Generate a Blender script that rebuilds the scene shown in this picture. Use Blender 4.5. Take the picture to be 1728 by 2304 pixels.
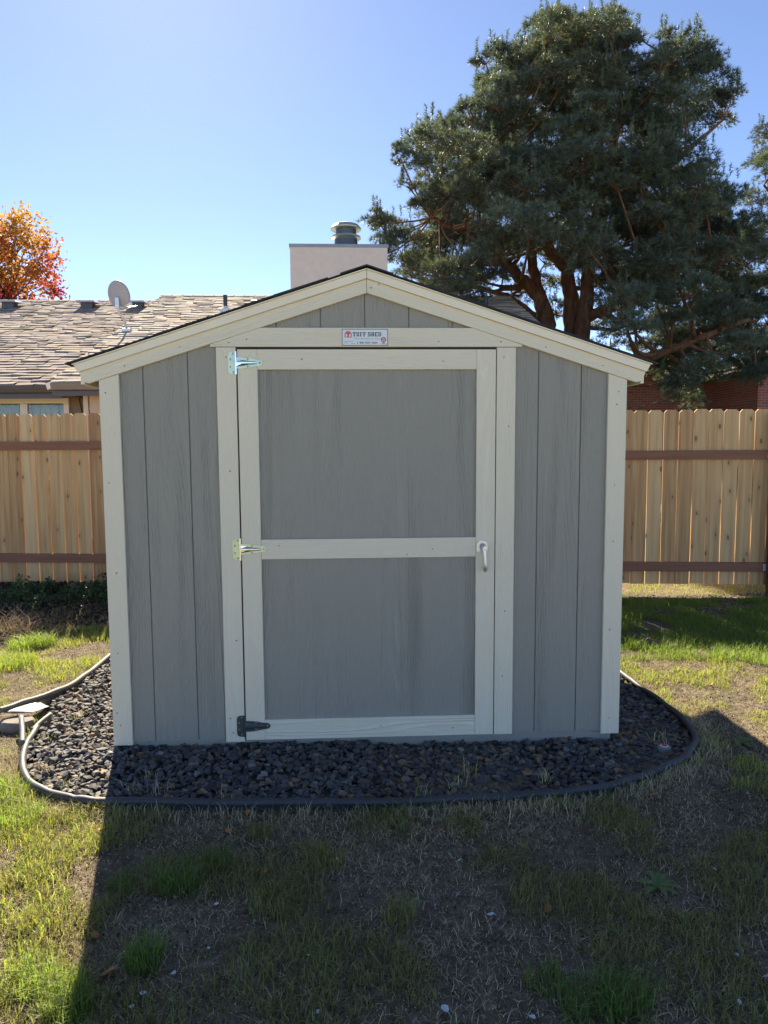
import bpy, bmesh, math, random
import numpy as np
from mathutils import Vector
random.seed(7); rng = np.random.default_rng(11)
SC = bpy.context.scene
for o in list(bpy.data.objects): bpy.data.objects.remove(o)
COL = SC.collection
R = math.radians

# ------------------------------------------------------------------ camera
CAM = np.array([-0.08, -3.325, 1.403]); YAW, PITCH, ROLL = R(2.63), R(-5.15), R(-0.35); FPX = 1600.3
_f = np.array([math.sin(YAW)*math.cos(PITCH), math.cos(YAW)*math.cos(PITCH), math.sin(PITCH)])
_r = np.array([math.cos(YAW), -math.sin(YAW), 0.0]); _u = np.cross(_r, _f)
_c, _s = math.cos(ROLL), math.sin(ROLL)
_r, _u = _r*_c+_u*_s, -_r*_s+_u*_c
cam = bpy.data.cameras.new('camera'); camo = bpy.data.objects.new('camera', cam); COL.objects.link(camo)
cam.sensor_fit = 'VERTICAL'; cam.sensor_height = 24.0; cam.lens = FPX/2304*24.0
cam.clip_start = 0.05; cam.clip_end = 2000
from mathutils import Matrix
camo.matrix_world = Matrix(((_r[0], _u[0], -_f[0], CAM[0]), (_r[1], _u[1], -_f[1], CAM[1]), (_r[2], _u[2], -_f[2], CAM[2]), (0, 0, 0, 1)))
SC.camera = camo
SC.render.resolution_x, SC.render.resolution_y = 768, 1024

# ------------------------------------------------------------------ light
SUN_AZ, SUN_EL = R(-14.3), R(38.0)
w = bpy.data.worlds.new('World'); SC.world = w; w.use_nodes = True
nt = w.node_tree; nt.nodes.clear()
sky = nt.nodes.new('ShaderNodeTexSky'); sky.sky_type = 'NISHITA'; sky.sun_disc = False
sky.sun_elevation = SUN_EL; sky.sun_rotation = SUN_AZ
sky.altitude = 2000; sky.air_density = 0.4; sky.dust_density = 0.22; sky.ozone_density = 2.8
bg = nt.nodes.new('ShaderNodeBackground'); bg.inputs['Strength'].default_value = 0.128
ow = nt.nodes.new('ShaderNodeOutputWorld')
nt.links.new(sky.outputs[0], bg.inputs[0]); nt.links.new(bg.outputs[0], ow.inputs[0])
sl = bpy.data.lights.new('sun', 'SUN'); sl.energy = 4.6; sl.angle = R(0.53); sl.color = (1.0, 0.93, 0.80)
so = bpy.data.objects.new('sun', sl); COL.objects.link(so)
sd = Vector((math.sin(SUN_AZ)*math.cos(SUN_EL), math.cos(SUN_AZ)*math.cos(SUN_EL), math.sin(SUN_EL)))
so.rotation_euler = sd.to_track_quat('Z', 'Y').to_euler(); so.location = (-6, 20, 20)
SC.view_settings.view_transform = 'Standard'; SC.view_settings.look = 'None'
SC.view_settings.gamma = 1.0; SC.view_settings.exposure = 1.72; SC.view_settings.use_curve_mapping = False
SC.view_settings.use_white_balance = True; SC.view_settings.white_balance_temperature = 7350   # the phone balanced for the shade
SC.render.engine = 'CYCLES'

# ------------------------------------------------------------------ helpers
def at(px, py, D):
    """layout helper: a point of the 1659x2212 view of the photograph -> world point on the plane D metres in front"""
    k = 1728/1659; px *= k; py *= k
    d = _f + _r*(px-864)/FPX - _u*(py-1152)/FPX
    return CAM + d*(D/d[1])

class MB:
    def __init__(s): s.v = []; s.f = []
    def add(s, v, f):
        n = len(s.v); s.v += [tuple(p) for p in v]; s.f += [tuple(i+n for i in q) for q in f]; return s
    def box(s, x0, x1, y0, y1, z0, z1):
        return s.add([(x0,y0,z0),(x1,y0,z0),(x1,y1,z0),(x0,y1,z0),(x0,y0,z1),(x1,y0,z1),(x1,y1,z1),(x0,y1,z1)],
                     [(0,3,2,1),(4,5,6,7),(0,1,5,4),(1,2,6,5),(2,3,7,6),(3,0,4,7)])
    def prism(s, poly, y0, y1):            # poly of (x,z), counter-clockwise seen from -y
        n = len(poly)
        v = [(x, y0, z) for x, z in poly] + [(x, y1, z) for x, z in poly]
        f = [tuple(range(n)), tuple(range(2*n-1, n-1, -1))]
        f += [(i, i+n, (i+1) % n+n, (i+1) % n) for i in range(n)]
        return s.add(v, f)
    def tube(s, pts, rad, n=8, cap=True):
        pts = [Vector(p) for p in pts]; rad = rad if hasattr(rad, '__len__') else [rad]*len(pts)
        base = len(s.v); up = None
        for i, p in enumerate(pts):
            t = (pts[min(i+1, len(pts)-1)]-pts[max(i-1, 0)]).normalized()
            if up is None: up = Vector((0,0,1)) if abs(t.z) < .9 else Vector((1,0,0))
            a = t.cross(up).normalized(); b = a.cross(t).normalized(); up = b
            for k in range(n):
                q = 2*math.pi*k/n
                s.v.append(tuple(p + a*math.cos(q)*rad[i] + b*math.sin(q)*rad[i]))
        for i in range(len(pts)-1):
            for k in range(n):
                s.f.append((base+i*n+k, base+i*n+(k+1) % n, base+(i+1)*n+(k+1) % n, base+(i+1)*n+k))
        if cap:
            s.f.append(tuple(base+k for k in range(n-1, -1, -1))); e = base+(len(pts)-1)*n
            s.f.append(tuple(e+k for k in range(n)))
        return s
    def lathe(s, prof, c, n=24):           # prof of (r,z)
        base = len(s.v)
        for r_, z in prof:
            for k in range(n):
                q = 2*math.pi*k/n; s.v.append((c[0]+r_*math.cos(q), c[1]+r_*math.sin(q), c[2]+z))
        for i in range(len(prof)-1):
            for k in range(n):
                s.f.append((base+i*n+k, base+i*n+(k+1) % n, base+(i+1)*n+(k+1) % n, base+(i+1)*n+k))
        s.f.append(tuple(base+(len(prof)-1)*n+k for k in range(n))); s.f.append(tuple(base+k for k in range(n-1, -1, -1)))
        return s

WO = {}      # world origin of every object (parents are never rotated unless local=True)
def link(name, me, mat, parent=None, origin=(0,0,0), smooth=False):
    o = bpy.data.objects.new(name, me); COL.objects.link(o)
    if mat is not None and me is not None and not me.materials: me.materials.append(mat)
    WO[o] = Vector(origin)
    if parent is not None:
        o.parent = parent; o.location = Vector(origin)-WO[parent]
    else: o.location = origin
    if smooth and me is not None:
        me.polygons.foreach_set('use_smooth', [True]*len(me.polygons))
    return o
def build(name, mb, mat, parent=None, origin=None, bevel=0, smooth=False, roty=0):
    """mesh from MB in world coordinates; origin defaults to the centre"""
    v = np.array(mb.v, float)
    if origin is None: origin = (v.min(0)+v.max(0))/2
    v = v-np.array(origin)
    if roty:
        c, s = math.cos(-roty), math.sin(-roty)
        v = np.stack([c*v[:,0]+s*v[:,2], v[:,1], -s*v[:,0]+c*v[:,2]], 1)
    me = bpy.data.meshes.new(name); me.from_pydata([tuple(p) for p in v], [], mb.f)
    if bevel:
        bm = bmesh.new(); bm.from_mesh(me)
        bmesh.ops.recalc_face_normals(bm, faces=bm.faces)
        bmesh.ops.bevel(bm, geom=[e for e in bm.edges if e.calc_face_angle(0) > .5], offset=bevel, segments=2, affect='EDGES', profile=.6)
        bm.to_mesh(me); bm.free()
    me.update()
    o = link(name, me, mat, parent, origin, smooth)
    if roty: o.rotation_euler = (0, roty, 0)
    return o
def arr_mesh(name, V, F, mat, parent=None, col=None, smooth=False, origin=(0,0,0)):
    V = np.asarray(V, np.float32); F = np.asarray(F, np.int32)
    k = F.shape[1]; me = bpy.data.meshes.new(name)
    me.vertices.add(len(V)); me.vertices.foreach_set('co', (V-np.asarray(origin, np.float32)).ravel())
    me.loops.add(F.size); me.loops.foreach_set('vertex_index', F.ravel())
    me.polygons.add(len(F)); me.polygons.foreach_set('loop_start', np.arange(0, F.size, k, dtype=np.int32))
    me.update(calc_edges=True); me.validate()
    me.polygons.foreach_set('use_smooth', np.full(len(me.polygons), bool(smooth)))
    if col is not None:
        a = me.color_attributes.new('Col', 'FLOAT_COLOR', 'POINT')
        c4 = np.ones((len(V), 4), np.float32); c4[:, :3] = col; a.data.foreach_set('color', c4.ravel())
    return link(name, me, mat, parent, origin, smooth)
def empty(name, loc=(0,0,0)):
    o = bpy.data.objects.new(name, None); COL.objects.link(o); o.location = loc; WO[o] = Vector(loc); o.empty_display_size = .1
    return o
def tag(o, label=None, cat=None, group=None, kind=None):
    if label: o['label'] = label
    if cat: o['category'] = cat
    if group: o['group'] = group
    if kind: o['kind'] = kind
    return o

_perm = rng.permutation(512)
def vnoise(x, y):
    x = np.asarray(x, float); y = np.asarray(y, float)
    xi = np.floor(x).astype(int); yi = np.floor(y).astype(int); fx = x-xi; fy = y-yi
    fx = fx*fx*(3-2*fx); fy = fy*fy*(3-2*fy)
    h = lambda a, b: _perm[(_perm[a & 511]+b) & 511]/511.0
    return (h(xi,yi)*(1-fx)+h(xi+1,yi)*fx)*(1-fy)+(h(xi,yi+1)*(1-fx)+h(xi+1,yi+1)*fx)*fy
def fbm(x, y, o=3):
    return sum(vnoise(np.asarray(x)*2**i+17*i, np.asarray(y)*2**i+5*i)*.5**(i+1) for i in range(o))/(1-.5**o)
def sstep(a, b, x): t = np.clip((np.asarray(x, float)-a)/(b-a), 0, 1); return t*t*(3-2*t)

# ------------------------------------------------------------------ materials
class NT:
    def __init__(s, name):
        s.m = bpy.data.materials.new(name); s.m.use_nodes = True; s.t = s.m.node_tree; s.t.nodes.clear()
        s.out = s.n('ShaderNodeOutputMaterial')
    def n(s, typ, ins=None, **kw):
        nd = s.t.nodes.new(typ)
        for k, v in kw.items(): setattr(nd, k, v)
        for k, v in (ins or {}).items():
            if hasattr(v, 'is_output'): s.t.links.new(v, nd.inputs[k])
            else: nd.inputs[k].default_value = v
        return nd
    def math(s, op, a, b=0.0, c=None):
        nd = s.n('ShaderNodeMath', operation=op)
        for i, v in enumerate((a, b) if c is None else (a, b, c)):
            if hasattr(v, 'is_output'): s.t.links.new(v, nd.inputs[i])
            else: nd.inputs[i].default_value = v
        return nd.outputs[0]
    def ramp(s, fac, stops):
        nd = s.n('ShaderNodeValToRGB', {'Fac': fac}); el = nd.color_ramp.elements
        while len(el) < len(stops): el.new(.5)
        for e, (p, c) in zip(el, stops): e.position = p; e.color = (*c, 1) if len(c) == 3 else c
        return nd.outputs[0]
    def mix(s, f, a, b, blend='MIX'):
        nd = s.n('ShaderNodeMix', data_type='RGBA', blend_type=blend)
        for i, v in ((0, f), (6, a), (7, b)):
            if hasattr(v, 'is_output'): s.t.links.new(v, nd.inputs[i])
            else: nd.inputs[i].default_value = (*v, 1) if isinstance(v, tuple) and len(v) == 3 else v
        return nd.outputs[2]
    def coords(s, scale=(1,1,1), rand=True, kind='Object'):
        tc = s.n('ShaderNodeTexCoord').outputs[kind]
        if rand:
            oi = s.n('ShaderNodeObjectInfo').outputs['Random']
            off = s.n('ShaderNodeCombineXYZ', {0: s.math('MULTIPLY', oi, 37.0), 1: s.math('MULTIPLY', oi, 91.0), 2: s.math('MULTIPLY', oi, 53.0)}).outputs[0]
            tc = s.n('ShaderNodeVectorMath', {0: tc, 1: off}, operation='ADD').outputs[0]
        return s.n('ShaderNodeMapping', {'Vector': tc, 'Scale': scale}).outputs[0]
    def noise(s, vec, scale, detail=2, rough=.5, dist=0):
        return s.n('ShaderNodeTexNoise', {'Vector': vec, 'Scale': scale, 'Detail': detail, 'Roughness': rough, 'Distortion': dist}).outputs[0]
    def done(s, color, rough=.6, bump=None, strength=.5, dist=.003, metal=0, spec=.5, translucent=0, tcol=None):
        p = s.n('ShaderNodeBsdfPrincipled', {'Roughness': rough, 'Metallic': metal, 'Specular IOR Level': spec})
        if hasattr(color, 'is_output'): s.t.links.new(color, p.inputs['Base Color'])
        else: p.inputs['Base Color'].default_value = (*color, 1)
        if bump is not None:
            b = s.n('ShaderNodeBump', {'Height': bump, 'Strength': strength, 'Distance': dist}); s.t.links.new(b.outputs[0], p.inputs['Normal'])
        res = p.outputs[0]
        if translucent:
            t = s.n('ShaderNodeBsdfTranslucent')
            tc = tcol if tcol is not None else color
            if hasattr(tc, 'is_output'): s.t.links.new(tc, t.inputs[0])
            else: t.inputs[0].default_value = (*tc, 1)
            mx = s.n('ShaderNodeMixShader', {0: translucent}); s.t.links.new(res, mx.inputs[1]); s.t.links.new(t.outputs[0], mx.inputs[2]); res = mx.outputs[0]
        s.t.links.new(res, s.out.inputs[0]); return s.m

def plain(name, c, rough=.6, metal=0, var=.15, scale=8, bump=0, spec=.5):
    N = NT(name); v = N.coords(); n = N.noise(v, scale, 4)
    col = N.mix(n, tuple(x*(1-var) for x in c), tuple(min(1, x*(1+var)) for x in c))
    return N.done(col, rough, N.noise(v, scale*12, 3) if bump else None, bump or .1, .002, metal, spec)

def embossed(name, c, axis, str_=.55):
    """painted engineered-wood siding / trim with pressed cedar grain along one axis"""
    N = NT(name)
    long = {'X': (.09, 1, 1), 'Z': (1, 1, .09)}[axis]
    v = N.coords(long); full = N.coords()
    sep = N.n('ShaderNodeSeparateXYZ', {0: full}).outputs; across = sep['Z'] if axis == 'X' else sep['X']
    n1 = N.noise(v, 5.5, 2, .5)
    ph = N.math('ADD', N.math('MULTIPLY', across, 330.0), N.math('MULTIPLY', n1, 95.0))
    wv = N.math('POWER', N.math('ADD', N.math('MULTIPLY', N.math('SINE', ph), .5), .5), 2.2)
    mask = N.n('ShaderNodeMapRange', {0: N.noise(v, 9.0, 2), 1: .40, 2: .75}).outputs[0]
    fine = N.noise(N.coords({'X': (.12, 1, 1), 'Z': (1, 1, .12)}[axis]), 190, 3, .6)
    h = N.math('ADD', N.math('MULTIPLY', N.math('MULTIPLY', wv, mask), 1.0), N.math('MULTIPLY', fine, .85))
    big = N.noise(full, 2.2, 3)
    k = N.math('ADD', N.math('MULTIPLY', h, .22), N.math('MULTIPLY', big, .10))
    col = N.mix(k, tuple(x*.86 for x in c), tuple(min(1, x*1.28) for x in c))  # relief shading put into the paint: grain crests lighter, hollows darker
    speck = N.n('ShaderNodeMapRange', {0: N.noise(full, 55, 2), 1: .74, 2: .80}).outputs[0]
    col = N.mix(N.math('MULTIPLY', speck, .25), col, (.16, .13, .09))
    return N.done(col, .62, h, str_, .009, spec=.35)

GREY = (.345, .322, .268); CREAM = (.82, .72, .55)
M = {}
M['siding'] = embossed('siding_paint', GREY, 'Z', .8)
M['trim_v'] = embossed('trim_paint_upright', CREAM, 'Z', .5)
M['trim_h'] = embossed('trim_paint_level', CREAM, 'X', .5)
M['fascia'] = plain('fascia_paint', (.82, .725, .555), .5, var=.05)
M['drip'] = plain('drip_edge_metal', (.82, .76, .62), .4, var=.04)
M['dark_gap'] = plain('bare_brown_wood', (.05, .032, .022), .8)
M['shed_shingle'] = plain('black_shingle', (.030, .031, .036), .9, var=.4, scale=30, bump=.5)
M['floor_frame'] = plain('treated_floor_frame', (.30, .29, .25), .8, var=.2)
M['nail'] = plain('rusty_nail', (.12, .075, .04), .6)
M['zinc_green'] = plain('yellow_zinc', (.50, .54, .36), .36, .85, var=.25, scale=40)
M['zinc_dark'] = plain('dark_zinc', (.13, .15, .15), .35, .8, var=.3, scale=40)
M['zinc_bright'] = plain('bright_zinc', (.80, .82, .80), .22, .95, var=.08, scale=20)
M['screw'] = plain('screw_steel', (.32, .36, .28), .35, .9)
M['handle'] = plain('satin_metal', (.66, .65, .62), .33, .75, var=.1)
M['black'] = plain('black_ink', (.012, .014, .018), .5)
M['sign_white'] = plain('sign_white', (.72, .74, .73), .35, var=.03)
M['sign_red'] = plain('sign_red', (.55, .05, .05), .4)
M['sign_pink'] = plain('sign_pale_red', (.75, .42, .40), .4)
M['sign_grey'] = plain('sign_grey_ink', (.30, .31, .32), .5)

def cedar():
    N = NT('cedar_picket'); v = N.coords(); rnd = N.n('ShaderNodeObjectInfo').outputs['Random']
    lng = N.coords((1, 1, .035))
    a = N.noise(lng, 26, 3, .55, .4); b = N.noise(lng, 160, 2, .6)
    tone = N.math('ADD', N.math('MULTIPLY', a, .85), N.math('MULTIPLY', N.math('SUBTRACT', rnd, .5), .42))
    col = N.ramp(tone, [(.18, (.44, .22, .10)), (.42, (.68, .40, .18)), (.60, (.80, .52, .26)), (.85, (.85, .61, .34))])
    col = N.mix(N.math('MULTIPLY', b, .35), col, (.36, .20, .09))
    sp_ = N.n('ShaderNodeSeparateXYZ', {0: v}).outputs; kv = N.n('ShaderNodeCombineXYZ', {0: N.math('MULTIPLY', sp_['X'], 7.5), 1: N.math('MULTIPLY', sp_['Z'], 3.4), 2: 0.0}).outputs[0]
    vor = N.n('ShaderNodeTexVoronoi', {'Vector': kv, 'Scale': 1.0, 'Randomness': 1.0}, voronoi_dimensions='2D')
    pick = N.math('GREATER_THAN', N.n('ShaderNodeSeparateColor', {0: vor.outputs['Color']}).outputs[0], .58)
    sz = N.math('MULTIPLY', N.n('ShaderNodeSeparateColor', {0: vor.outputs['Color']}).outputs[1], .045)
    kn = N.math('MULTIPLY', N.n('ShaderNodeMapRange', {0: N.math('SUBTRACT', vor.outputs['Distance'], sz), 1: .062, 2: .030}).outputs[0], pick)
    halo = N.math('MULTIPLY', N.n('ShaderNodeMapRange', {0: vor.outputs['Distance'], 1: .30, 2: .05}).outputs[0], pick)
    col = N.mix(N.math('MULTIPLY', halo, .30), col, (.34, .18, .08))
    col = N.mix(N.math('MULTIPLY', kn, .75), col, (.17, .085, .04))
    return N.done(col, .75, b, .35, .002, spec=.25, translucent=0)
M['cedar'] = cedar()
def rail_m():
    N = NT('brown_rail'); v = N.coords((.05, 1, 1)); a = N.noise(v, 45, 3)
    return N.done(N.mix(a, (.21, .085, .05), (.36, .165, .10)), .75, a, .3, .002, spec=.25)
M['rail'] = rail_m()
M['post'] = plain('brown_post', (.105, .042, .028), .6, scale=20)
M['galv'] = plain('galvanised', (.6, .6, .6), .4, .8)

def attr_mat(name, rough=.7, translucent=.0, spec=.3, bump=0, tboost=1.0):
    N = NT(name); a = N.n('ShaderNodeAttribute', attribute_name='Col').outputs[0]
    tc = a if tboost == 1 else N.mix(1.0, a, (tboost, tboost, tboost*.6), 'MULTIPLY')
    bm = N.noise(N.coords(rand=False), 90, 3) if bump else None
    return N.done(a, rough, bm, bump or .1, .004, 0, spec, translucent, tc)
M['stone'] = attr_mat('gravel_stone', .75, 0, .35, .5)
M['blade'] = attr_mat('grass_blade', .55, .45, .35, 0, 1.35)
M['straw'] = attr_mat('dry_straw', .8, .2, .15)
M['needle'] = attr_mat('pine_needle', .5, .35, .35, 0, 1.2)
M['leaf'] = attr_mat('broad_leaf', .5, .5, .3)

def soil():
    N = NT('soil'); v = N.coords(rand=False)
    n1 = N.noise(v, 1.3, 4, .6); n2 = N.noise(v, 24, 5, .65); n3 = N.noise(v, 160, 3, .7)
    c = N.ramp(n2, [(.25, (.095, .070, .050)), (.50, (.18, .14, .10)), (.75, (.32, .26, .19))])
    c = N.mix(N.math('MULTIPLY', N.n('ShaderNodeMapRange', {0: n3, 1: .58, 2: .72}).outputs[0], .55), c, (.30, .25, .17))
    c = N.mix(N.math('MULTIPLY', N.n('ShaderNodeMapRange', {0: n1, 1: .45, 2: .65}).outputs[0], .35), c, (.075, .09, .035))
    # beyond the neighbour's fence the sheet is lawn
    sep = N.n('ShaderNodeSeparateXYZ', {0: v}).outputs
    far = N.n('ShaderNodeMapRange', {0: sep['Y'], 1: 4.3, 2: 4.9}).outputs[0]
    c = N.mix(far, c, N.mix(n2, (.07, .11, .03), (.13, .17, .05)))
    # outside the worn yard the lawn goes on, half dry, paled for bounce light
    ox = N.n('ShaderNodeMapRange', {0: N.math('ABSOLUTE', sep['X']), 1: 3.4, 2: 4.6}).outputs[0]
    oy = N.n('ShaderNodeMapRange', {0: sep['Y'], 1: -2.1, 2: -3.0}).outputs[0]
    c = N.mix(N.math('MULTIPLY', N.math('MAXIMUM', ox, oy), N.math('SUBTRACT', 1.0, far)), c, N.mix(n2, (.22, .21, .085), (.40, .34, .19)))
    h = N.math('ADD', n2, N.math('MULTIPLY', n3, .6))
    return N.done(c, .95, h, .9, .02, spec=.1)
M['soil'] = soil()
M['edging'] = plain('black_poly_edging', (.045, .046, .05), .58, var=.35, scale=14, bump=.15)
M['edging_old'] = plain('sun_faded_edging', (.11, .11, .11), .6, var=.3, scale=18, bump=.2)
M['concrete'] = plain('concrete', (.20, .17, .14), .9, var=.3, scale=20, bump=.6)
M['bark'] = None
def bark():
    N = NT('pine_bark'); v = N.coords((1, 1, .3), rand=False); n = N.noise(v, 9, 4, .65); n2 = N.noise(v, 2.0, 2)
    c = N.ramp(n, [(.3, (.060, .032, .022)), (.55, (.20, .090, .050)), (.75, (.34, .165, .095))])
    c = N.mix(N.math('MULTIPLY', n2, .4), c, (.10, .075, .06))
    return N.done(c, .9, n, .9, .03, spec=.15)
M['bark'] = bark()
M['bark_grey'] = plain('grey_bark', (.10, .085, .07), .9, var=.4, scale=12, bump=.5)
def roof_m(name, c0, c1, c2):
    N = NT(name); a = N.n('ShaderNodeAttribute', attribute_name='Col').outputs[0]
    n = N.noise(N.coords(rand=False), 28, 4, .7)
    t = N.mix(n, N.mix(.5, c0, c1), c2)
    return N.done(N.mix(1.0, t, a, 'MULTIPLY'), .95, n, .5, .01, spec=.15)
M['shake_l'] = roof_m('weathered_shingle', (.21, .165, .145), (.26, .21, .19), (.36, .30, .27))
M['shake_r'] = roof_m('tan_weathered_shingle', (.30, .25, .205), (.35, .295, .245), (.45, .39, .33))
M['stucco'] = plain('stucco', (.60, .52, .45), .95, var=.12, scale=10, bump=.9)
M['stucco_pink'] = plain('beige_stucco', (.52, .42, .34), .95, var=.1, scale=12, bump=.7)
M['taupe'] = plain('taupe_wall', (.24, .19, .165), .9, var=.1, scale=6, bump=.3)
M['gutter'] = plain('brown_gutter', (.075, .068, .072), .45, .2)
M['gutter_r'] = plain('grey_gutter', (.16, .155, .155), .45, .2)
M['white'] = plain('white_vinyl', (.72, .71, .68), .45, var=.05)
M['cream_metal'] = plain('cream_downspout', (.62, .57, .48), .5, var=.05)
M['vent'] = plain('aluminium_vent', (.62, .62, .60), .4, .5)
M['flash'] = plain('flashing', (.26, .27, .29), .5, .5)
M['flue'] = plain('flue_pipe', (.10, .105, .12), .45, .6, var=.25)
M['flue_cap'] = plain('flue_cap_metal', (.34, .40, .35), .4, .5, var=.2)
M['abs'] = plain('black_pipe', (.03, .03, .035), .5)
M['dish'] = plain('grey_dish', (.36, .34, .35), .55, var=.05)
M['curtain'] = plain('curtain', (.50, .52, .48), .9, var=.1)
def glass():
    N = NT('window_glass')
    tr = N.n('ShaderNodeBsdfTransparent', {0: (.80, .86, .84, 1)}); g = N.n('ShaderNodeBsdfGlossy', {0: (.9, .9, .9, 1), 'Roughness': .03})
    fr = N.n('ShaderNodeFresnel', {0: 1.45}); mx = N.n('ShaderNodeMixShader', {0: fr.outputs[0]})
    N.t.links.new(tr.outputs[0], mx.inputs[1]); N.t.links.new(g.outputs[0], mx.inputs[2]); N.t.links.new(mx.outputs[0], N.out.inputs[0]); return N.m
M['glass'] = glass()
M['room'] = plain('dark_room', (.05, .055, .055), .9)
def brick():
    N = NT('red_brick'); v = N.coords(rand=False); sep = N.n('ShaderNodeSeparateXYZ', {0: v}).outputs
    uv = N.n('ShaderNodeCombineXYZ', {0: N.math('ADD', sep['X'], sep['Y']), 1: sep['Z'], 2: 0.0}).outputs[0]
    b = N.n('ShaderNodeTexBrick', {'Vector': uv, 'Color1': (.42, .125, .085, 1), 'Color2': (.30, .082, .062, 1), 'Mortar': (.36, .30, .26, 1), 'Scale': 1.0, 'Mortar Size': .006, 'Brick Width': .21, 'Row Height': .072})
    return N.done(b.outputs[0], .9, b.outputs[1], -.5, .006, spec=.2)
M['brick'] = brick()
M['brown_roof'] = plain('brown_roof', (.16, .12, .10), .95, var=.3, scale=20, bump=.5)
M['red'] = plain('red_plastic', (.65, .03, .03), .4)
M['grey_plastic'] = plain('grey_plastic', (.20, .20, .19), .5)
M['paper'] = plain('white_scrap', (.55, .57, .60), .6, var=.05)
M['teal'] = plain('teal_scrap', (.12, .35, .38), .5)
M['dry_leaf'] = plain('dry_orange_leaf', (.45, .17, .05), .7, var=.4, scale=40)

# ------------------------------------------------------------------ ground
FDIR = np.array([1, -.118, 0])/math.hypot(1, .118)
def fence_y(x): return 3.65-.118*(np.asarray(x)-3.0)
def gz(x, y):
    x = np.asarray(x, float); y = np.asarray(y, float)
    near = np.exp(-((x/7)**2+((y-.5)/7)**2))
    z = -.055+(.030*(fbm(x*2.3+9, y*2.3)-.5)+.016*(fbm(x*9, y*9+4)-.5)+.010*(fbm(x*26, y*26, 2)-.5))*near
    fd = fence_y(x)-y
    z = z + .030*sstep(-1.4, -2.4, x)*sstep(1.6, .3, fd)*sstep(-.8, 0, fd)
    z = z - .045*sstep(1.3, 2.2, x)*sstep(.9, .2, fd)*sstep(-1.2, -.1, fd)
    return z
def grid_axis(lo, hi, fine0, fine1, d):
    a = list(np.arange(fine0, fine1+1e-6, d)); s = d; x = fine0
    while x > lo: s *= 1.35; x -= s; a.insert(0, max(x, lo))
    s = d; x = a[-1]
    while x < hi: s *= 1.35; x += s; a.append(min(x, hi))
    return np.array(a)
gx = grid_axis(-700, 700, -3.6, 3.9, .03); gy = grid_axis(-60, 1200, -2.4, 5.2, .03)
X, Y = np.meshgrid(gx, gy); Z = gz(X, Y)
nx, ny = len(gx), len(gy); I = np.arange(nx*ny).reshape(ny, nx)
F = np.stack([I[:-1,:-1], I[:-1,1:], I[1:,1:], I[1:,:-1]], -1).reshape(-1, 4)
tag(arr_mesh('ground', np.stack([X, Y, Z], -1).reshape(-1, 3), F, M['soil'], smooth=True), kind='structure')

# ------------------------------------------------------------------ shed
shed = empty('garden_shed')
tag(shed, 'small gable storage shed of grey siding with cream trim and a single hinged door', 'shed')
H, SL, DEP = 1.22, .321, 2.42
lowz = lambda x, o=2.108: o-SL*abs(x)
YS = .016                                  # siding face; trim faces are at y = 0
grooves = [-1.219] + [-.010+.2032*k for k in range(-5, 7) if abs(-.010+.2032*k) < 1.19] + [1.219]
for a, b in zip(grooves[:-1], grooves[1:]):                # front boards between pressed grooves
    a2, b2 = a+.0028, b-.0028
    top = lambda x: lowz(x)+.045
    poly = [(a2, .012), (b2, .012), (b2, top(b2))] + ([(0, top(0))] if a2 < 0 < b2 else []) + [(a2, top(a2))]
    for lo, hi in (((a2, b2),)):
        pass
    build('siding_board', MB().prism(poly, YS, YS+.011), M['siding'], shed)
build('wall_sheathing', MB().prism([(-1.2, .0), (1.2, .0), (1.2, lowz(1.2)+.03), (0, lowz(0)+.03), (-1.2, lowz(1.2)+.03)], YS+.007, YS+.03), M['siding'], shed)
for s in (-1, 1):                                          # side and back walls
    ys = np.arange(.05, DEP-.02, .2032)
    for y0, y1 in zip(ys, list(ys[1:])+[DEP]):
        mb = MB().box(min(s*1.20, s*1.212), max(s*1.20, s*1.212), y0+.003, y1-.003, .012, 1.72)
        build('side_siding_board', mb, M['siding'], shed)
    build('side_wall', MB().box(min(s*1.17, s*1.205), max(s*1.17, s*1.205), .05, DEP, 0, 1.73), M['siding'], shed)
    build('side_corner_trim', MB().box(min(s*1.2125, s*1.2195), max(s*1.2125, s*1.2195), .022, .09, -.002, 1.715), M['trim_v'], shed, bevel=.002)
build('back_wall', MB().prism([(-1.2, 0), (1.2, 0), (1.2, lowz(1.2)), (0, lowz(0)), (-1.2, lowz(1.2))], DEP-.03, DEP), M['siding'], shed)
build('floor_frame', MB().box(-1.19, 1.19, .030, DEP-.02, -.09, .013), M['floor_frame'], shed, bevel=.003)
for s in (-1, 1):
    e, i = s*H, s*(H-.089)
    poly = [(i, 0), (e, 0), (e, lowz(e)-.001), (i, lowz(i)-.001)]
    if s < 0: poly = [(e, 0), (i, 0), (i, lowz(i)-.001), (e, lowz(e)-.001)]
    build('corner_trim', MB().prism(poly, 0, .0155), M['trim_v'], shed, bevel=.0022)
build('jamb_trim', MB().box(-.690, -.601, 0, .0155, .004, 1.864), M['trim_v'], shed, bevel=.002)
build('jamb_trim', MB().box(.602, .691, 0, .0155, .010, 1.864), M['trim_v'], shed, bevel=.002)
hx = (2.108-1.952)/SL
build('header_trim', MB().prism([(-.716, 1.8665), (.720, 1.8665), (.720, lowz(.72)-.001), (hx, 1.952), (-hx, 1.952), (-.716, lowz(.716)-.001)], -.002, .0155), M['trim_h'], shed, bevel=.002)
ang = math.atan(SL); ca, sa = math.cos(ang), math.sin(ang)
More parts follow.
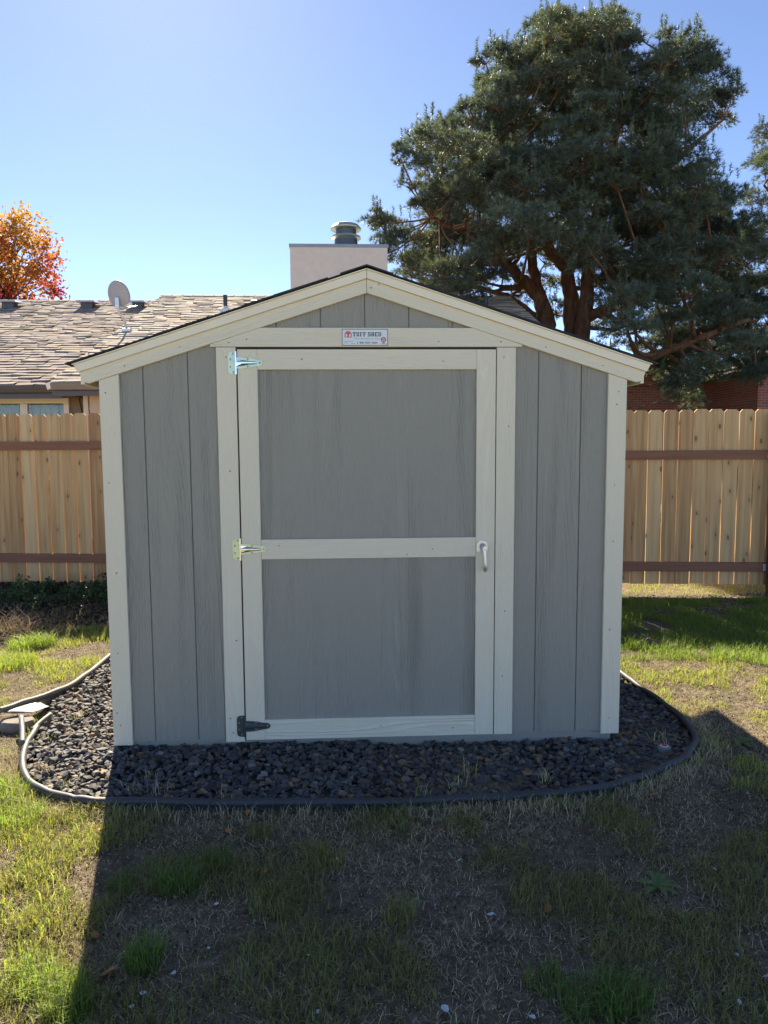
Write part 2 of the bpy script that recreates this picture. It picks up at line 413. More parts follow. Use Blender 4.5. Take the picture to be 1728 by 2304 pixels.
def rake(name, o0, o1, xe0, xe1, y0, y1, mat, bev, chamf=0):
    for s in (-1, 1):
        p = [(0.0008, o0), (xe0, o0-SL*xe0), (xe1, o1-SL*xe1), (0.0008, o1)]
        if chamf: p = [p[0], (xe0-.022, o0-SL*(xe0-.022)), (xe0+.004, o0-SL*xe0+.013), p[2], p[3]]
        p = [(s*x, z) for x, z in p]
        if s < 0: p = p[::-1]
        build(name, MB().prism(p, y0, y1), mat, shed, bevel=bev, roty=s*ang)
rake('rake_board', 2.108, 2.1695, 1.285, 1.305, -.006, .0155, M['trim_h'], .002, 1)
rake('rake_fascia', 2.170, 2.2075, 1.306, 1.322, -.020, .0155, M['fascia'], .002)
rake('drip_edge', 2.2078, 2.2125, 1.325, 1.327, -.030, .05, M['drip'], .0006)
for s in (-1, 1):
    p = [(0, 2.165), (s*1.300, 2.165-SL*1.300), (s*1.312, 2.2115-SL*1.312), (0, 2.2115)]
    if s < 0: p = p[::-1]
    build('roof_deck', MB().prism(p, .016, DEP+.05), M['dark_gap'], shed)
    build('eave_fascia', MB().box(min(s*1.290, s*1.306), max(s*1.290, s*1.306), .017, DEP+.05, 1.70, 1.775), M['fascia'], shed)
# asphalt shingles, butt edges lifted, ragged at the rake
tabm = {}
def tab_mesh(k):
    if k in tabm: return tabm[k]
    L, W_, t = .255, .300+.004*k, .0060+.0012*k
    mb = MB().add([(0,0,0),(L,0,0),(L,W_,0),(0,W_,0),(0,0,.002),(L,0,t),(L,W_,t*.9),(0,W_,.002)],
                  [(0,3,2,1),(4,5,6,7),(0,1,5,4),(1,2,6,5),(2,3,7,6),(3,0,4,7)])
    me = bpy.data.meshes.new('shingle'); me.from_pydata(mb.v, [], mb.f); me.materials.append(M['shed_shingle']); tabm[k] = me; return me
for s in (-1, 1):
    for c in range(9):
        xe = 1.352-.1335*c                          # horizontal distance of the butt from the ridge
        for j in range(9):
            k = random.randrange(4); o = bpy.data.objects.new('shingle', tab_mesh(k)); COL.objects.link(o); o.parent = shed
            yy = -.037+.305*j-(.150 if c % 2 else 0)*(j > 0)+random.uniform(-.004, .003)
            upx = xe-.255*ca
            o.rotation_euler = (0, ang+.022, 0) if s > 0 else (0, ang+.022, math.pi)
            z = 2.2150-SL*upx+.006
            o.location = (s*upx, yy if s > 0 else yy+.302, z)
for j in range(18):
    mb = MB(); y0 = -.042+.140*j
    mb.add([(-.12, y0, 2.2265-SL*.12), (0, y0, 2.2265), (.12, y0, 2.2265-SL*.12), (.12, y0+.16, 2.2225-SL*.12), (0, y0+.16, 2.2225), (-.12, y0+.16, 2.2225-SL*.12),
            (-.12, y0, 2.2195-SL*.12), (0, y0, 2.2195), (.12, y0, 2.2195-SL*.12)], [(0,1,4,5), (1,2,3,4), (6,7,1,0), (7,8,2,1)])
    build('ridge_cap', mb, M['shed_shingle'], shed)

# door
build('door_opening', MB().box(-.602, .603, .0140, .0158, .006, 1.868), M['dark_gap'], shed)
door = build('door', MB().box(-.592, .596, .0120, .0245, .018, 1.852), M['siding'], shed)
door['label'] = 'grey door panel framed with cream boards'
def dpart(name, x0, x1, z0, z1, mat): return build(name, MB().box(x0, x1, -.004, .0118, z0, z1), mat, door, bevel=.0018)
dpart('stile', -.5935, -.504, .013, 1.8545, M['trim_v']); dpart('stile', .508, .597, .013, 1.8545, M['trim_v'])
dpart('rail', -.5032, .5072, 1.7635, 1.8545, M['trim_h']); dpart('rail', -.5032, .5072, .886, .979, M['trim_h']); dpart('rail', -.5032, .5072, .013, .111, M['trim_h'])
# hinges
def hinge(z, plate_m, strap_m, dark):
    h = build('hinge', MB().prism([(-.606, z-.052), (-.606, z+.052), (-.622, z+.052), (-.633, z+.047), (-.637, z+.036), (-.637, z-.036), (-.633, z-.047), (-.622, z-.052)][::-1], -.0032, -.0002), plate_m, shed, bevel=.0006)
    build('knuckle', MB().tube([(-.6005, -.0060, z-.052), (-.6005, -.0060, z+.052)], .0052, 10), M['zinc_bright'] if not dark else plate_m, h, smooth=False)
    pts = []
    prof = [(-.6045, .0255), (-.578, .0265), (-.545, .0235), (-.515, .0170), (-.492, .0145), (-.482, .0105), (-.4775, .0)]
    pts = [(x, z-dz) for x, dz in prof] + [(x, z+dz) for x, dz in prof[::-1][1:]]
    build('strap', MB().prism(pts, -.0072, -.0042), strap_m, h, bevel=.0006)
    mb = MB()                                     # pressed rib
    a = [(-.603, .0175, 0), (-.57, .0135, .0062), (-.54, .0085, .0058), (-.505, .0055, .0010)]
    v = []; 
    for x, hw, d in a: v += [(x, -.0073, z-hw), (x, -.0073-d-.0012, z-hw*.25), (x, -.0073-d-.0012, z+hw*.25), (x, -.0073, z+hw)]
    f = []
    for i in range(3):
        for k in range(3): f.append((4*i+k, 4*i+k+1, 4*i+5+k, 4*i+4+k))
    build('rib', mb.add(v, f), M['zinc_bright'] if not dark else strap_m, h)
    for x, dz, y in ((-.613, .042, -.0032), (-.6255, .017, -.0032), (-.6255, -.017, -.0032), (-.613, -.042, -.0032), (-.546, .0165, -.0072), (-.546, -.0165, -.0072), (-.491, 0, -.0072)):
        mb = MB().tube([(x, y+.0004, z+dz), (x, y-.0012, z+dz), (x, y-.0022, z+dz)], [.0046, .0042, .0022], 10)
        build('screw', mb, M['screw'], h)
    return h
hinge(1.793, M['zinc_green'], M['zinc_green'], 0); hinge(.935, M['zinc_green'], M['zinc_green'], 0)
hinge(.082, M['zinc_dark'], M['zinc_dark'], 1)['label'] = 'blackened bottom hinge'
# handle
hd = build('door_handle', MB().prism([(.511, .909), (.563, .909), (.563, .942), (.558, .955), (.547, .962), (.536, .964), (.525, .962), (.515, .954), (.511, .942)], -.0075, -.0043), M['handle'], shed, bevel=.001)
hd['label'] = 'metal lever handle hanging down'
build('spindle', MB().tube([(.540, -.0076, .935), (.540, -.030, .935)], [.0125, .0125], 18), M['flash'], hd)
build('lever', MB().tube([(.5405, -.024, .943), (.5412, -.033, .935), (.5425, -.037, .915), (.5445, -.040, .888), (.546, -.041, .855), (.547, -.038, .828), (.547, -.034, .818)],
      [.010, .0125, .0105, .0090, .0098, .0112, .0060], 14), M['handle'], hd, smooth=True)
build('lock_cylinder', MB().tube([(.543, -.040, .933), (.543, -.0485, .933)], [.0085, .0080], 18), M['zinc_bright'], hd)
build('keyhole', MB().box(.5418, .5442, -.0490, -.0484, .9285, .9375), M['black'], hd)
# sign
sx0, sx1, sz0, sz1 = -.115, .095, 1.8715, 1.9455
sign = build('sign_plate', MB().box(sx0, sx1, -.0046, -.0022, sz0, sz1), M['sign_white'], shed)
sign['label'] = 'white metal name plate with black slab lettering and red barn logo'
sw, sh = sx1-sx0, sz1-sz0; SY = -.0047
P2 = lambda u, v: (sx0+u*sw, sz0+v*sh)
def flat(mb, poly, d=.0004): mb.prism([P2(*p) for p in poly], SY-d, SY+.0002)
def rect(mb, u0, v0, u1, v1, d=.0004): flat(mb, [(u0, v0), (u1, v0), (u1, v1), (u0, v1)], d)
mb = MB()
for q in ((0, 0, 1, .028), (0, .972, 1, 1), (0, .028, .010, .972), (.990, .028, 1, .972)): rect(mb, *q)
build('sign_border', mb, M['black'], sign)
GL = {'T': [(0,5.6,5,7),(1.75,0,3.25,5.6),(1,0,4,1),(0,4.6,.9,5.6),(4.1,4.6,5,5.6)], 'U': [(0,6,2.2,7),(2.8,6,5,7),(.5,1,1.9,6),(3.1,1,4.5,6),(.9,0,4.1,1.2)],
      'F': [(0,0,2.9,1),(0,6,5,7),(.6,1,2,6),(2,3,3.6,4),(4.1,4.9,5,6)], 'S': [(0,4,1.4,6.4),(.6,5.8,4.6,7),(3.8,4.8,4.8,6),(.6,3,4.4,4.2),(3.6,.8,5,3.4),(.4,0,4.4,1.2),(.0,.2,1.1,2)],
      'H': [(0,0,2.1,1),(2.9,0,5,1),(0,6,2.1,7),(2.9,6,5,7),(.4,1,1.8,6),(3.2,1,4.6,6),(1.8,3,3.2,4)], 'E': [(0,0,5,1),(0,6,5,7),(.6,1,2,6),(2,3,3.5,4),(4.1,1,5,2),(4.1,5,5,6)],
      'D': [(0,0,4,1),(0,6,4,7),(.6,1,2,6),(3.5,.8,4.9,6.2)], '1': [(1.6,0,3.4,7),(.6,0,4.4,1),(.8,5,1.6,6)], '8': [(.2,.4,1.6,3.2),(3.4,.4,4.8,3.2),(.2,4,1.6,6.6),(3.4,4,4.8,6.6),(.8,0,4.2,1),(.8,3,4.2,4.2),(.8,6,4.2,7)],
      '0': [(.1,.8,1.7,6.2),(3.3,.8,4.9,6.2),(.9,0,4.1,1.1),(.9,5.9,4.1,7)], '-': [(1,2.9,4,4.1)]}
def letters(name, txt, u, v, uw, vh, adv, mat, gap=.5):
    mb = MB(); x = u
    for ch in txt:
        if ch == ' ': x += adv*gap; continue
        for k, (a, b, c, d) in enumerate(GL[ch]): rect(mb, x+a/5*uw, v+b/7*vh, x+c/5*uw, v+d/7*vh, .0004+.00003*k)
        x += adv
    return build(name, mb, mat, sign)
letters('lettering', 'TUFF SHED', .235, .56, .064, .25, .0755, M['black'], .35)
letters('phone_lettering', '1-800-TUFF-SHED', .325, .11, .022, .115, .0300, M['black'])
def text(name, txt, u, v, size, mat, shear=0, space=1.0):
    cu = bpy.data.curves.new(name, 'FONT'); cu.body = txt; cu.size = size; cu.shear = shear; cu.space_character = space; cu.extrude = .0002; cu.resolution_u = 2; cu.offset = size*.006
    t = bpy.data.objects.new(name, cu); COL.objects.link(t); bpy.context.view_layer.update()
    me = bpy.data.meshes.new_from_object(t.evaluated_get(bpy.context.evaluated_depsgraph_get())); bpy.data.objects.remove(t)
    me.materials.clear(); me.materials.append(mat); me.name = name
    o = bpy.data.objects.new(name, me); COL.objects.link(o); x, z = P2(u, v)
    o.parent = sign; o.rotation_euler = (math.pi/2, 0, 0); o.location = Vector((x, SY-.0002, z))-WO[sign]; return o
text('script_lettering', 'The Sundance Series', .255, .37, .0125, M['sign_grey'], .35, 1.28)
mb = MB()
for u0, v0, u1 in ((.055, .25, .25), (.035, .14, .13), (.19, .11, .28)): rect(mb, u0, v0, u1, v0+.028)
build('small_print', mb, M['sign_grey'], sign)
arch = lambda u0, u1, v0, v1, n=10: [(u0, v0), (u1, v0)] + [((u0+u1)/2+(u1-u0)/2*math.cos(math.pi*k/n), v0+(v1-v0)*.55+(v1-v0)*.45*math.sin(math.pi*k/n)) for k in range(n+1)]
mb = MB(); flat(mb, arch(.055, .210, .49, .92)); build('barn_logo', mb, M['sign_pink'], sign)
mb = MB(); rect(mb, .118, .50, .148, .74, .0007); flat(mb, [(.078, .70), (.188, .70), (.175, .83), (.133, .87), (.091, .83)], .0008)
for q in ((.055, .49, .210, .515), (.055, .515, .068, .74), (.197, .515, .210, .74)): rect(mb, *q, .0007)
build('barn_logo_mark', mb, M['sign_red'], sign)
mb = MB(); rect(mb, .083, .56, .113, .70, .0007); rect(mb, .153, .56, .183, .70, .0007); rect(mb, .108, .80, .158, .825, .0010); build('barn_logo_door', mb, M['sign_white'], sign)
disc = lambda cu, cv, ru, n=18: [(cu+ru*math.cos(2*math.pi*k/n), cv+ru*sw/sh*math.sin(2*math.pi*k/n)) for k in range(n)]
mb = MB(); flat(mb, disc(.905, .36, .058)); build('round_seal', mb, M['sign_red'], sign)
mb = MB(); flat(mb, disc(.905, .36, .040), .0007); build('seal_centre', mb, M['sign_pink'], sign)
mb = MB(); rect(mb, .865, .33, .945, .40, .0010); rect(mb, .848, .085, .965, .115); rect(mb, .885, .13, .925, .20); build('seal_mark', mb, M['sign_grey'], sign)
mb = MB()
for u, v in ((.025, .06), (.975, .06), (.025, .93), (.975, .93)):
    x, z = P2(u, v); mb.tube([(x, SY+.0002, z), (x, SY-.001, z)], [.0022, .0018], 8)
build('sign_screw', mb, M['galv'], sign)
# nail heads
nails = [(-1.205+.03*random.random(), z) for z in (.10, .16, .45, .83, 1.25, 1.66)] + [(1.16+.03*random.random(), z) for z in (.08, .52, .95, 1.22, 1.6, 1.66)] + \
        [(-.655, .05), (-.668, .12), (-.64, 1.3), (-.645, 1.82), (-.63, .5), (.635, 1.82), (.65, .62), (.64, .30), (.66, 1.5), (-.55, 1.9), (.33, 1.89), (.62, 1.89), (-.63, 1.885),
         (.02, 2.13), (.055, 2.145), (-.85, 1.865), (1.1, 1.78), (.83, 1.865), (-1.10, 1.78), (.30, .925), (-.42, .95), (.18, .90), (.35, 1.80), (-.30, 1.81), (.05, .07), (.4, .05)]
ndm = None
for x, z in nails:
    y = -.0003
    if abs(x) < .595 and z < 1.86: y = -.0043
    elif z > lowz(x): y = -.0063
    elif z > 1.868: y = -.0023
    mb = MB().tube([(x, y+.0003, z), (x, y-.0005, z)], .0026+.001*random.random(), 7); build('nail_head', mb, M['nail'], shed)

# ------------------------------------------------------------------ fence
FO = Vector((3.0, 3.65, 0)); fang = math.atan(-.118)
fence = empty('cedar_fence', FO); fence.rotation_euler = (0, 0, fang)
tag(fence, 'new dog-eared cedar picket fence with brown rails running behind the shed', 'fence')
def local(o): o.parent = fence; return o
def picket_mesh(h, wd):
    c = .026; mb = MB().prism([(-wd/2, 0), (wd/2, 0), (wd/2, h-c), (wd/2-c, h), (-wd/2+c, h), (-wd/2, h-c)], 0, .016)
    me = bpy.data.meshes.new('picket'); me.from_pydata(mb.v, [], mb.f); me.materials.append(M['cedar']); return me
PM = [picket_mesh(1.745, .1405), picket_mesh(1.745, .1385), picket_mesh(1.83, .1405), picket_mesh(1.83, .1390)]
s = -9.2; gaps = 0
while s < 4.6:
    left = s < -2.5
    o = bpy.data.objects.new('picket', PM[(2 if left else 0)+random.randrange(2)]); COL.objects.link(o); local(o)
    top = 1.782 if left else 1.763
    o.location = (s, random.uniform(0, .004), top-(1.83 if left else 1.745)+random.uniform(-.005, .005))
    o.rotation_euler = (random.uniform(-.002, .002), random.uniform(-.0035, .0035), random.uniform(-.012, .012))
    s += .1422+random.choice((.001, .003, .006, .009))
for x0, x1, z0, z1 in ((-9.3, -2.2, 1.402, 1.492), (-9.3, -2.2, .204, .297), (-2.19, 1.02, 1.27, 1.36), (-2.19, 1.02, .15, .243), (1.03, 4.6, 1.262, 1.353), (1.03, .995, .147, .244)):
    if x1 < x0: x0, x1 = 1.03, .995+3.6
    o = build('rail', MB().box(x0, x1, -.039, -.0015, z0, z1), M['rail'], None, bevel=.003); local(o)
for x in (-7.9, -5.0, -2.2):
    o = build('post', MB().box(x-.045, x+.045, -.131, -.041, -.12, 1.70), M['post'], None, bevel=.004); local(o)
o = build('post', MB().box(1.045, 1.12, -.118, -.041, -.25, 1.72), M['post'], None, bevel=.004); local(o)
for z in (.195, 1.307):
    o = build('bracket', MB().box(1.018, 1.044, -.043, -.0395, z-.035, z+.035), M['galv'], None); local(o)

# ------------------------------------------------------------------ neighbour's house
def roof_field(name, x0, x1, ye, ze, sl, n, width, mat, parent, tw=(.16, .36), rake=0.0):
    """overlapping weathered shingles, one joined field"""
    V = []; F = []; C = []
    L = width/n; c = 1/math.hypot(1, sl); up = np.array([0, c, sl*c]); nor = np.array([0, -sl*c, c])
    for i in range(n):
        x = x0-random.random()*.2
        while x < x1:
            wd = random.uniform(*tw); a, b = max(x, x0), min(x+wd-.006, x1); x += wd
            if b-a < .02: continue
            off = random.uniform(-.016, .010); lift = random.uniform(.012, .034); sh = random.uniform(-.007, .007)
            p0 = np.array([0, ye, ze])+up*(i*L+off); p1 = np.array([0, ye, ze])+up*((i+1)*L+.05)
            q = [p0+nor*(lift+sh)+[a,0,0], p0+nor*(lift-sh)+[b,0,0], p1+nor*.004+[b,0,0], p1+nor*.004+[a,0,0], p0+[a,0,0]-nor*.01, p0+[b,0,0]-nor*.01]
            k = len(V); V += q; F += [(k, k+1, k+2, k+3), (k+4, k+5, k+1, k)]
            t = random.uniform(.78, 1.12); C += [(t, t*random.uniform(.97, 1.02), t*random.uniform(.93, 1.03))]*6
    o = arr_mesh(name, np.array(V), np.array(F), mat, parent, np.array(C), origin=WO[parent]); o['kind'] = 'stuff'; return o
house = empty('bungalow', (-4.4, 11, -.1))
tag(house, 'low bungalow with brown weathered shingle roof behind the fence', 'house')
YL, ZL, SLL = 8.075, 2.40, .389; YR, ZR, SLR = 7.675, 2.41, .398
XS, XE = -4.55, 3.86
def slab(name, x0, x1, ye, ze, sl, run, mat, par):
    mb = MB(); t = .12
    for sgn in (1, -1):
        yb = ye if sgn > 0 else ye+2*run
        r0 = ye+run; zr = ze+sl*run
        mb.add([(x0, yb, ze-.012), (x1, yb, ze-.012), (x1, r0, zr-.012), (x0, r0, zr-.012), (x0, yb, ze-t), (x1, yb, ze-t), (x1, r0, zr-t), (x0, r0, zr-t)],
               [(0,1,2,3),(7,6,5,4),(0,4,5,1),(1,5,6,2),(3,7,4,0)])
    return build(name, mb, mat, par)
rl = slab('roof', -16, XS, YL, ZL, SLL, 6.8, M['brown_roof'], house); rr = slab('roof', XS+.002, XE, YR, ZR, SLR, 6.7, M['brown_roof'], house)
roof_field('shingles', -16, XS, YL, ZL, SLL, 42, 6.8*math.hypot(1, SLL), M['shake_l'], rl)
roof_field('shingles', XS-.01, XE, YR, ZR, SLR, 42, 6.7*math.hypot(1, SLR), M['shake_r'], rr, (.2, .42))
for (x0, x1, y, z, rf) in ((-16, XS, YL+6.8, ZL+SLL*6.8, rl), (XS, XE, YR+6.7, ZR+SLR*6.7, rr)):
    x = x0
    while x < x1-.05:
        x2 = min(x+.24, x1)
        build('ridge_shingle', MB().add([(x, y-.16, z-.045), (x2, y-.16, z-.035), (x2, y, z+.03), (x, y, z+.022), (x2, y+.16, z-.035), (x, y+.16, z-.045), (x2, y-.16, z-.06), (x, y-.16, z-.07)], [(0,1,2,3), (3,2,4,5), (7,6,1,0)]), M['shake_r'] if rf is rr else M['shake_l'], rf)
        x += .245
for me in bpy.data.meshes:
    if me.name.startswith('ridge_shingle') and not me.color_attributes:
        a = me.color_attributes.new('Col', 'FLOAT_COLOR', 'POINT'); a.data.foreach_set('color', [.9]*4*len(me.vertices))
build('wall', MB().box(-15.5, XS+.35, 8.95, 20.5, -.15, 2.62), M['taupe'], house)
build('wall', MB().box(-4.225, XE-.4, 8.30, 20.0, -.15, 2.55), M['stucco_pink'], house)
build('soffit', MB().box(-15.9, XS, YL+.02, 8.96, ZL-.135, ZL-.122), M['taupe'], house)
build('soffit', MB().box(XS+.02, XE-.05, YR+.02, 8.32, ZR-.135, ZR-.122), M['taupe'], house)
gp = lambda y, z, d=.115, h=.10: [(y, z), (y-d, z), (y-d+.012, z-h*.45), (y-d+.03, z-h), (y, z-h)]
def gutter(x0, x1, y, z, mat):
    p = gp(y, z); mb = MB(); n = len(p)
    v = [(x0, a, b) for a, b in p]+[(x1, a, b) for a, b in p]
    mb.add(v, [tuple(range(n)), tuple(range(2*n-1, n-1, -1))]+[(i, i+n, (i+1) % n+n, (i+1) % n) for i in range(n)])
    return build('gutter', mb, mat, house)
gutter(-16, XS-.02, YL-.002, ZL-.015, M['gutter']); gutter(XS+.01, XE, YR-.002, ZR-.015, M['gutter_r'])
build('fascia_board', MB().box(-16, XS-.01, YL, YL+.03, ZL-.20, ZL-.02), M['gutter'], house)
build('fascia_board', MB().box(XS+.01, XE, YR, YR+.03, ZR-.20, ZR-.02), M['gutter'], house)
build('gutter_end_cap', MB().add([(XS-.035, YR-.13, ZR-.03), (XS+.03, YR-.13, ZR-.01), (XS+.03, YR-.11, ZR-.10), (XS-.02, YR-.10, ZR-.12)], [(0,1,2,3)]), M['white'], house)
build('downspout', MB().box(-4.36, -4.28, 8.40, 8.47, -.1, 2.27), M['cream_metal'], house, bevel=.008)
build('cable', MB().tube([(-4.62, 8.93, 2.28), (-4.56, 8.935, 1.9), (-4.50, 8.93, 1.4), (-4.49, 8.93, .3)], .008, 6), M['abs'], house)
win = empty('window', (-6.0, 8.93, 1.2)); win.parent = house; win.location = Vector((-6.0, 8.93, 1.2))-WO[house]
for q in ((-7.3, -4.775, 2.175, 2.262), (-7.3, -4.775, .9, .98), (-4.862, -4.775, .981, 2.174), (-7.3, -7.213, .981, 2.174), (-5.575, -5.455, .981, 2.174)):
    build('window_frame', MB().box(q[0], q[1], 8.885, 8.948, q[2], q[3]), M['white'], win, bevel=.006)
for x0, x1 in ((-7.213, -5.575), (-5.455, -4.862)): build('pane', MB().box(x0, x1, 8.915, 8.921, .981, 2.174), M['glass'], win)
def drape(x0, x1, y, n, mat):
    mb = MB(); xs = np.linspace(x0, x1, n)
    v = []
    for i, x in enumerate(xs): yy = y+.012*math.sin(i*1.9)+.006*math.sin(i*.7); v += [(x, yy, .99), (x, yy, 2.17)]
    return build('curtain', mb.add(v, [(2*i, 2*i+2, 2*i+3, 2*i+1) for i in range(n-1)]), mat, win, smooth=True)
drape(-7.2, -5.60, 8.935, 70, M['curtain']); drape(-5.45, -4.87, 8.938, 14, M['curtain'])
def roof_vent(x, y, z):
    b = build('roof_vent', MB().box(x-.13, x+.13, y-.12, y+.12, z-.06, z+.14), M['gutter'], house)
    build('vent_hood', MB().add([(x-.20, y-.20, z+.14), (x+.20, y-.20, z+.14), (x+.20, y+.22, z+.19), (x-.20, y+.22, z+.19), (x-.23, y-.22, z+.10), (x+.23, y-.22, z+.10), (x+.23, y+.22, z+.13), (x-.23, y+.22, z+.13)],
          [(0,1,2,3),(4,5,1,0),(5,6,2,1),(6,7,3,2),(7,4,0,3),(7,6,5,4)]), M['vent'], b)
for x in (-7.98, -6.19, -5.05, -9.8): roof_vent(x, 14.0, ZL+SLL*(14.0-YL))
for x, y in ((-2.78, 12.67), (2.95, 12.67)):
    z = ZR+SLR*(y-YR); pv = build('vent_pipe', MB().tube([(x, y, z-.05), (x, y, z+.34)], .045, 12), M['abs'], house)
    build('pipe_boot', MB().lathe([(.16, -.06), (.13, .03), (.055, .10)], (x, y, z), 14), M['white'], pv)
for x, y in ((-2.11, 13.1), (2.53, 13.1)):
    z = ZR+SLR*(y-YR); build('exhaust_hood', MB().tube([(x-.17, y, z+.07), (x+.17, y, z+.07)], .085, 12), M['vent'], house)
ch = build('chimney', MB().box(-1.16, .634, 10.175, 11.2, 2.5, 5.10), M['stucco'], house, bevel=.015)
build('chimney_cap', MB().box(-1.175, .649, 10.16, 11.215, 5.085, 5.145), M['flash'], ch, bevel=.006)
fx, fy_ = -.13, 10.5
build('flue', MB().lathe([(.25, 0), (.225, .02), (.215, .14), (.215, .20), (.19, .21), (.19, .36)], (fx, fy_, 5.145), 24), M['flue'], ch)
build('flue_collar', MB().lathe([(.215, .165), (.285, .185), (.275, .215), (.20, .245)], (fx, fy_, 5.145), 24), M['flue_cap'], ch)
build('flue_hood', MB().lathe([(.285, .345), (.290, .365), (.24, .425), (.14, .46), (.02, .465)], (fx, fy_, 5.145), 24), M['flue_cap'], ch)

# satellite dish
zt = ZR+SLR*(10.87-YR)
dish = empty('satellite_dish', (-4.39, 10.87, zt)); tag(dish, 'grey round satellite dish on a bent mast on the shingle roof', 'satellite dish')
c0 = Vector((-4.42, 10.62, 4.30)); nrm = Vector((.30, .92, .30)).normalized()
ax = nrm.cross(Vector((0,0,1))).normalized(); az = ax.cross(nrm).normalized()
mb = MB(); v = []; f = []; nr, na = 6, 36
for lay, dd in ((0, 0), (1, .012)):
    for i in range(nr+1):
        r_ = i/nr
        for k in range(na):
            q = 2*math.pi*k/na; p = c0+ax*(.235*r_*math.cos(q))+az*(.270*r_*math.sin(q))+nrm*(-.055*(1-r_*r_)+dd); v.append(tuple(p))
n1 = (nr+1)*na
for lay in (0, 1):
    for i in range(nr):
        for k in range(na):
            a, b, c, d = (lay*n1+i*na+k, lay*n1+i*na+(k+1) % na, lay*n1+(i+1)*na+(k+1) % na, lay*n1+(i+1)*na+k); f.append((a, b, c, d) if lay else (d, c, b, a))
for k in range(na): f.append((nr*na+k, nr*na+(k+1) % na, n1+nr*na+(k+1) % na, n1+nr*na+k))
build('reflector', mb.add(v, f), M['dish'], dish, smooth=True)
bk = c0-nrm*.07-az*.10
build('bracket', MB().box(bk.x-.035, bk.x+.035, bk.y-.07, bk.y+.02, bk.z-.14, bk.z+.06), M['galv'], dish, bevel=.005)
build('mast', MB().tube([tuple(bk+Vector((0, -.03, 0))), tuple(bk+Vector((.015, -.03, -.22))), (-4.385, 10.80, zt+.18), (-4.36, 10.84, zt+.02)], .021, 10), M['vent'], dish, smooth=True)
build('feed_arm', MB().tube([tuple(bk+Vector((0, 0, -.1))), tuple(bk+Vector((.12, .10, -.10))), tuple(bk+Vector((.24, .36, -.02)))], .014, 8), M['vent'], dish)
build('feed_horn', MB().tube([tuple(bk+Vector((.13, .06, -.08))), tuple(bk+Vector((.24, .02, -.03)))], [.022, .034], 10), M['white'], dish)
build('foot', MB().box(-4.44, -4.28, 10.78, 10.92, zt-.03, zt+.035), M['galv'], dish, bevel=.006)

# ------------------------------------------------------------------ brick houses at the right
bh = empty('brick_house', (10.2, 22, -.1)); tag(bh, 'red brick house with low brown gable roof and white downspout beyond the pine', 'house')
build('wall', MB().box(6.6, 12.2, 18.675, 26, -.2, 3.12), M['brick'], bh)
build('gable', MB().prism([(6.6, 3.121), (12.2, 3.121), (9.4, 4.0)], 18.68, 26), M['brick'], bh)
for sgn in (-1, 1):
    p = [(9.4, 4.03), (9.4+sgn*3.25, 4.03-.314*3.25), (9.4+sgn*3.25, 4.15-.314*3.25), (9.4, 4.15)]
    if sgn < 0: p = p[::-1]
    build('roof', MB().prism(p, 18.25, 26.4), M['brown_roof'], bh)
    p = [(9.4, 3.93), (9.4+sgn*3.2, 3.93-.314*3.2), (9.4+sgn*3.2, 4.028-.314*3.2), (9.4, 4.028)]
    if sgn < 0: p = p[::-1]
    build('rake_trim', MB().prism(p, 18.26, 18.32), M['white'], bh)
build('downspout', MB().tube([(12.5, 18.6, 3.02), (12.35, 18.6, 2.98), (12.02, 18.6, 2.86), (11.93, 18.6, 2.74), (11.93, 18.6, -.1)], .06, 8), M['white'], bh)
b2 = empty('brick_house', (12.2, 17, -.1)); tag(b2, 'sunlit red brick wall of a second house past the white downspout', 'house')
build('wall', MB().box(10.96, 15.5, 15.675, 21, -.2, 3.35), M['brick'], b2)
build('roof', MB().prism([(10.3, 3.36), (16, 3.36), (13.2, 4.4)], 15.4, 21.3), M['brown_roof'], b2)
b3 = empty('grey_roofed_house', (19, 34, -.1)); tag(b3, 'far pale house with grey roof glimpsed between the brick walls', 'house')
build('wall', MB().box(14, 24, 33, 40, -.2, 2.9), M['stucco'], b3)
build('roof', MB().add([(13.5, 32.5, 2.9), (24.5, 32.5, 2.9), (24.5, 36.5, 4.3), (13.5, 36.5, 4.3), (24.5, 40.5, 2.9), (13.5, 40.5, 2.9)], [(0,1,2,3), (3,2,4,5), (0,3,5), (1,4,2)]), M['shed_shingle'], b3)

# ------------------------------------------------------------------ trees
def rand_dirs(n):
    d = rng.normal(size=(n, 3)); return d/np.linalg.norm(d, axis=1, keepdims=True)
def tuft_mesh(P, Dn, L, n, wd, col, spread=.75):
    """needle tufts: n thin blades round every point"""
    m = len(P); d = Dn[:, None, :]+spread*rng.normal(size=(m, n, 3)); d /= np.linalg.norm(d, axis=2, keepdims=True)
    side = np.cross(d, rng.normal(size=(m, n, 3))); side /= np.linalg.norm(side, axis=2, keepdims=True)
    ln = (L[:, None]*rng.uniform(.7, 1.15, (m, n)))[..., None]
    b = P[:, None, :]+d*ln*.05
    V = np.stack([b-side*wd*.5, b+side*wd*.5, P[:, None, :]+d*ln+side*wd*.12], 2).reshape(-1, 3)
    F = np.arange(len(V)).reshape(-1, 3)
    C = np.repeat(col[:, None, :]*rng.uniform(.8, 1.2, (m, n, 1)), 3, axis=1).reshape(-1, 3)
    return V, F, C
def limb(mb, a, b, r0, r1, sag=.12, n=6, sides=6):
    a = np.array(a, float); b = np.array(b, float); ln = np.linalg.norm(b-a)
    mid = (a+b)/2+np.array([rng.normal()*.07*ln, rng.normal()*.07*ln, -sag*ln])
    pts = []
    for t in np.linspace(0, 1, n): pts.append((1-t)**2*a+2*t*(1-t)*mid+t*t*b+rng.normal(size=3)*.010*ln*(0 < t < 1))
    mb.tube(pts, [r0+(r1-r0)*t for t in np.linspace(0, 1, n)], sides, cap=False); return pts

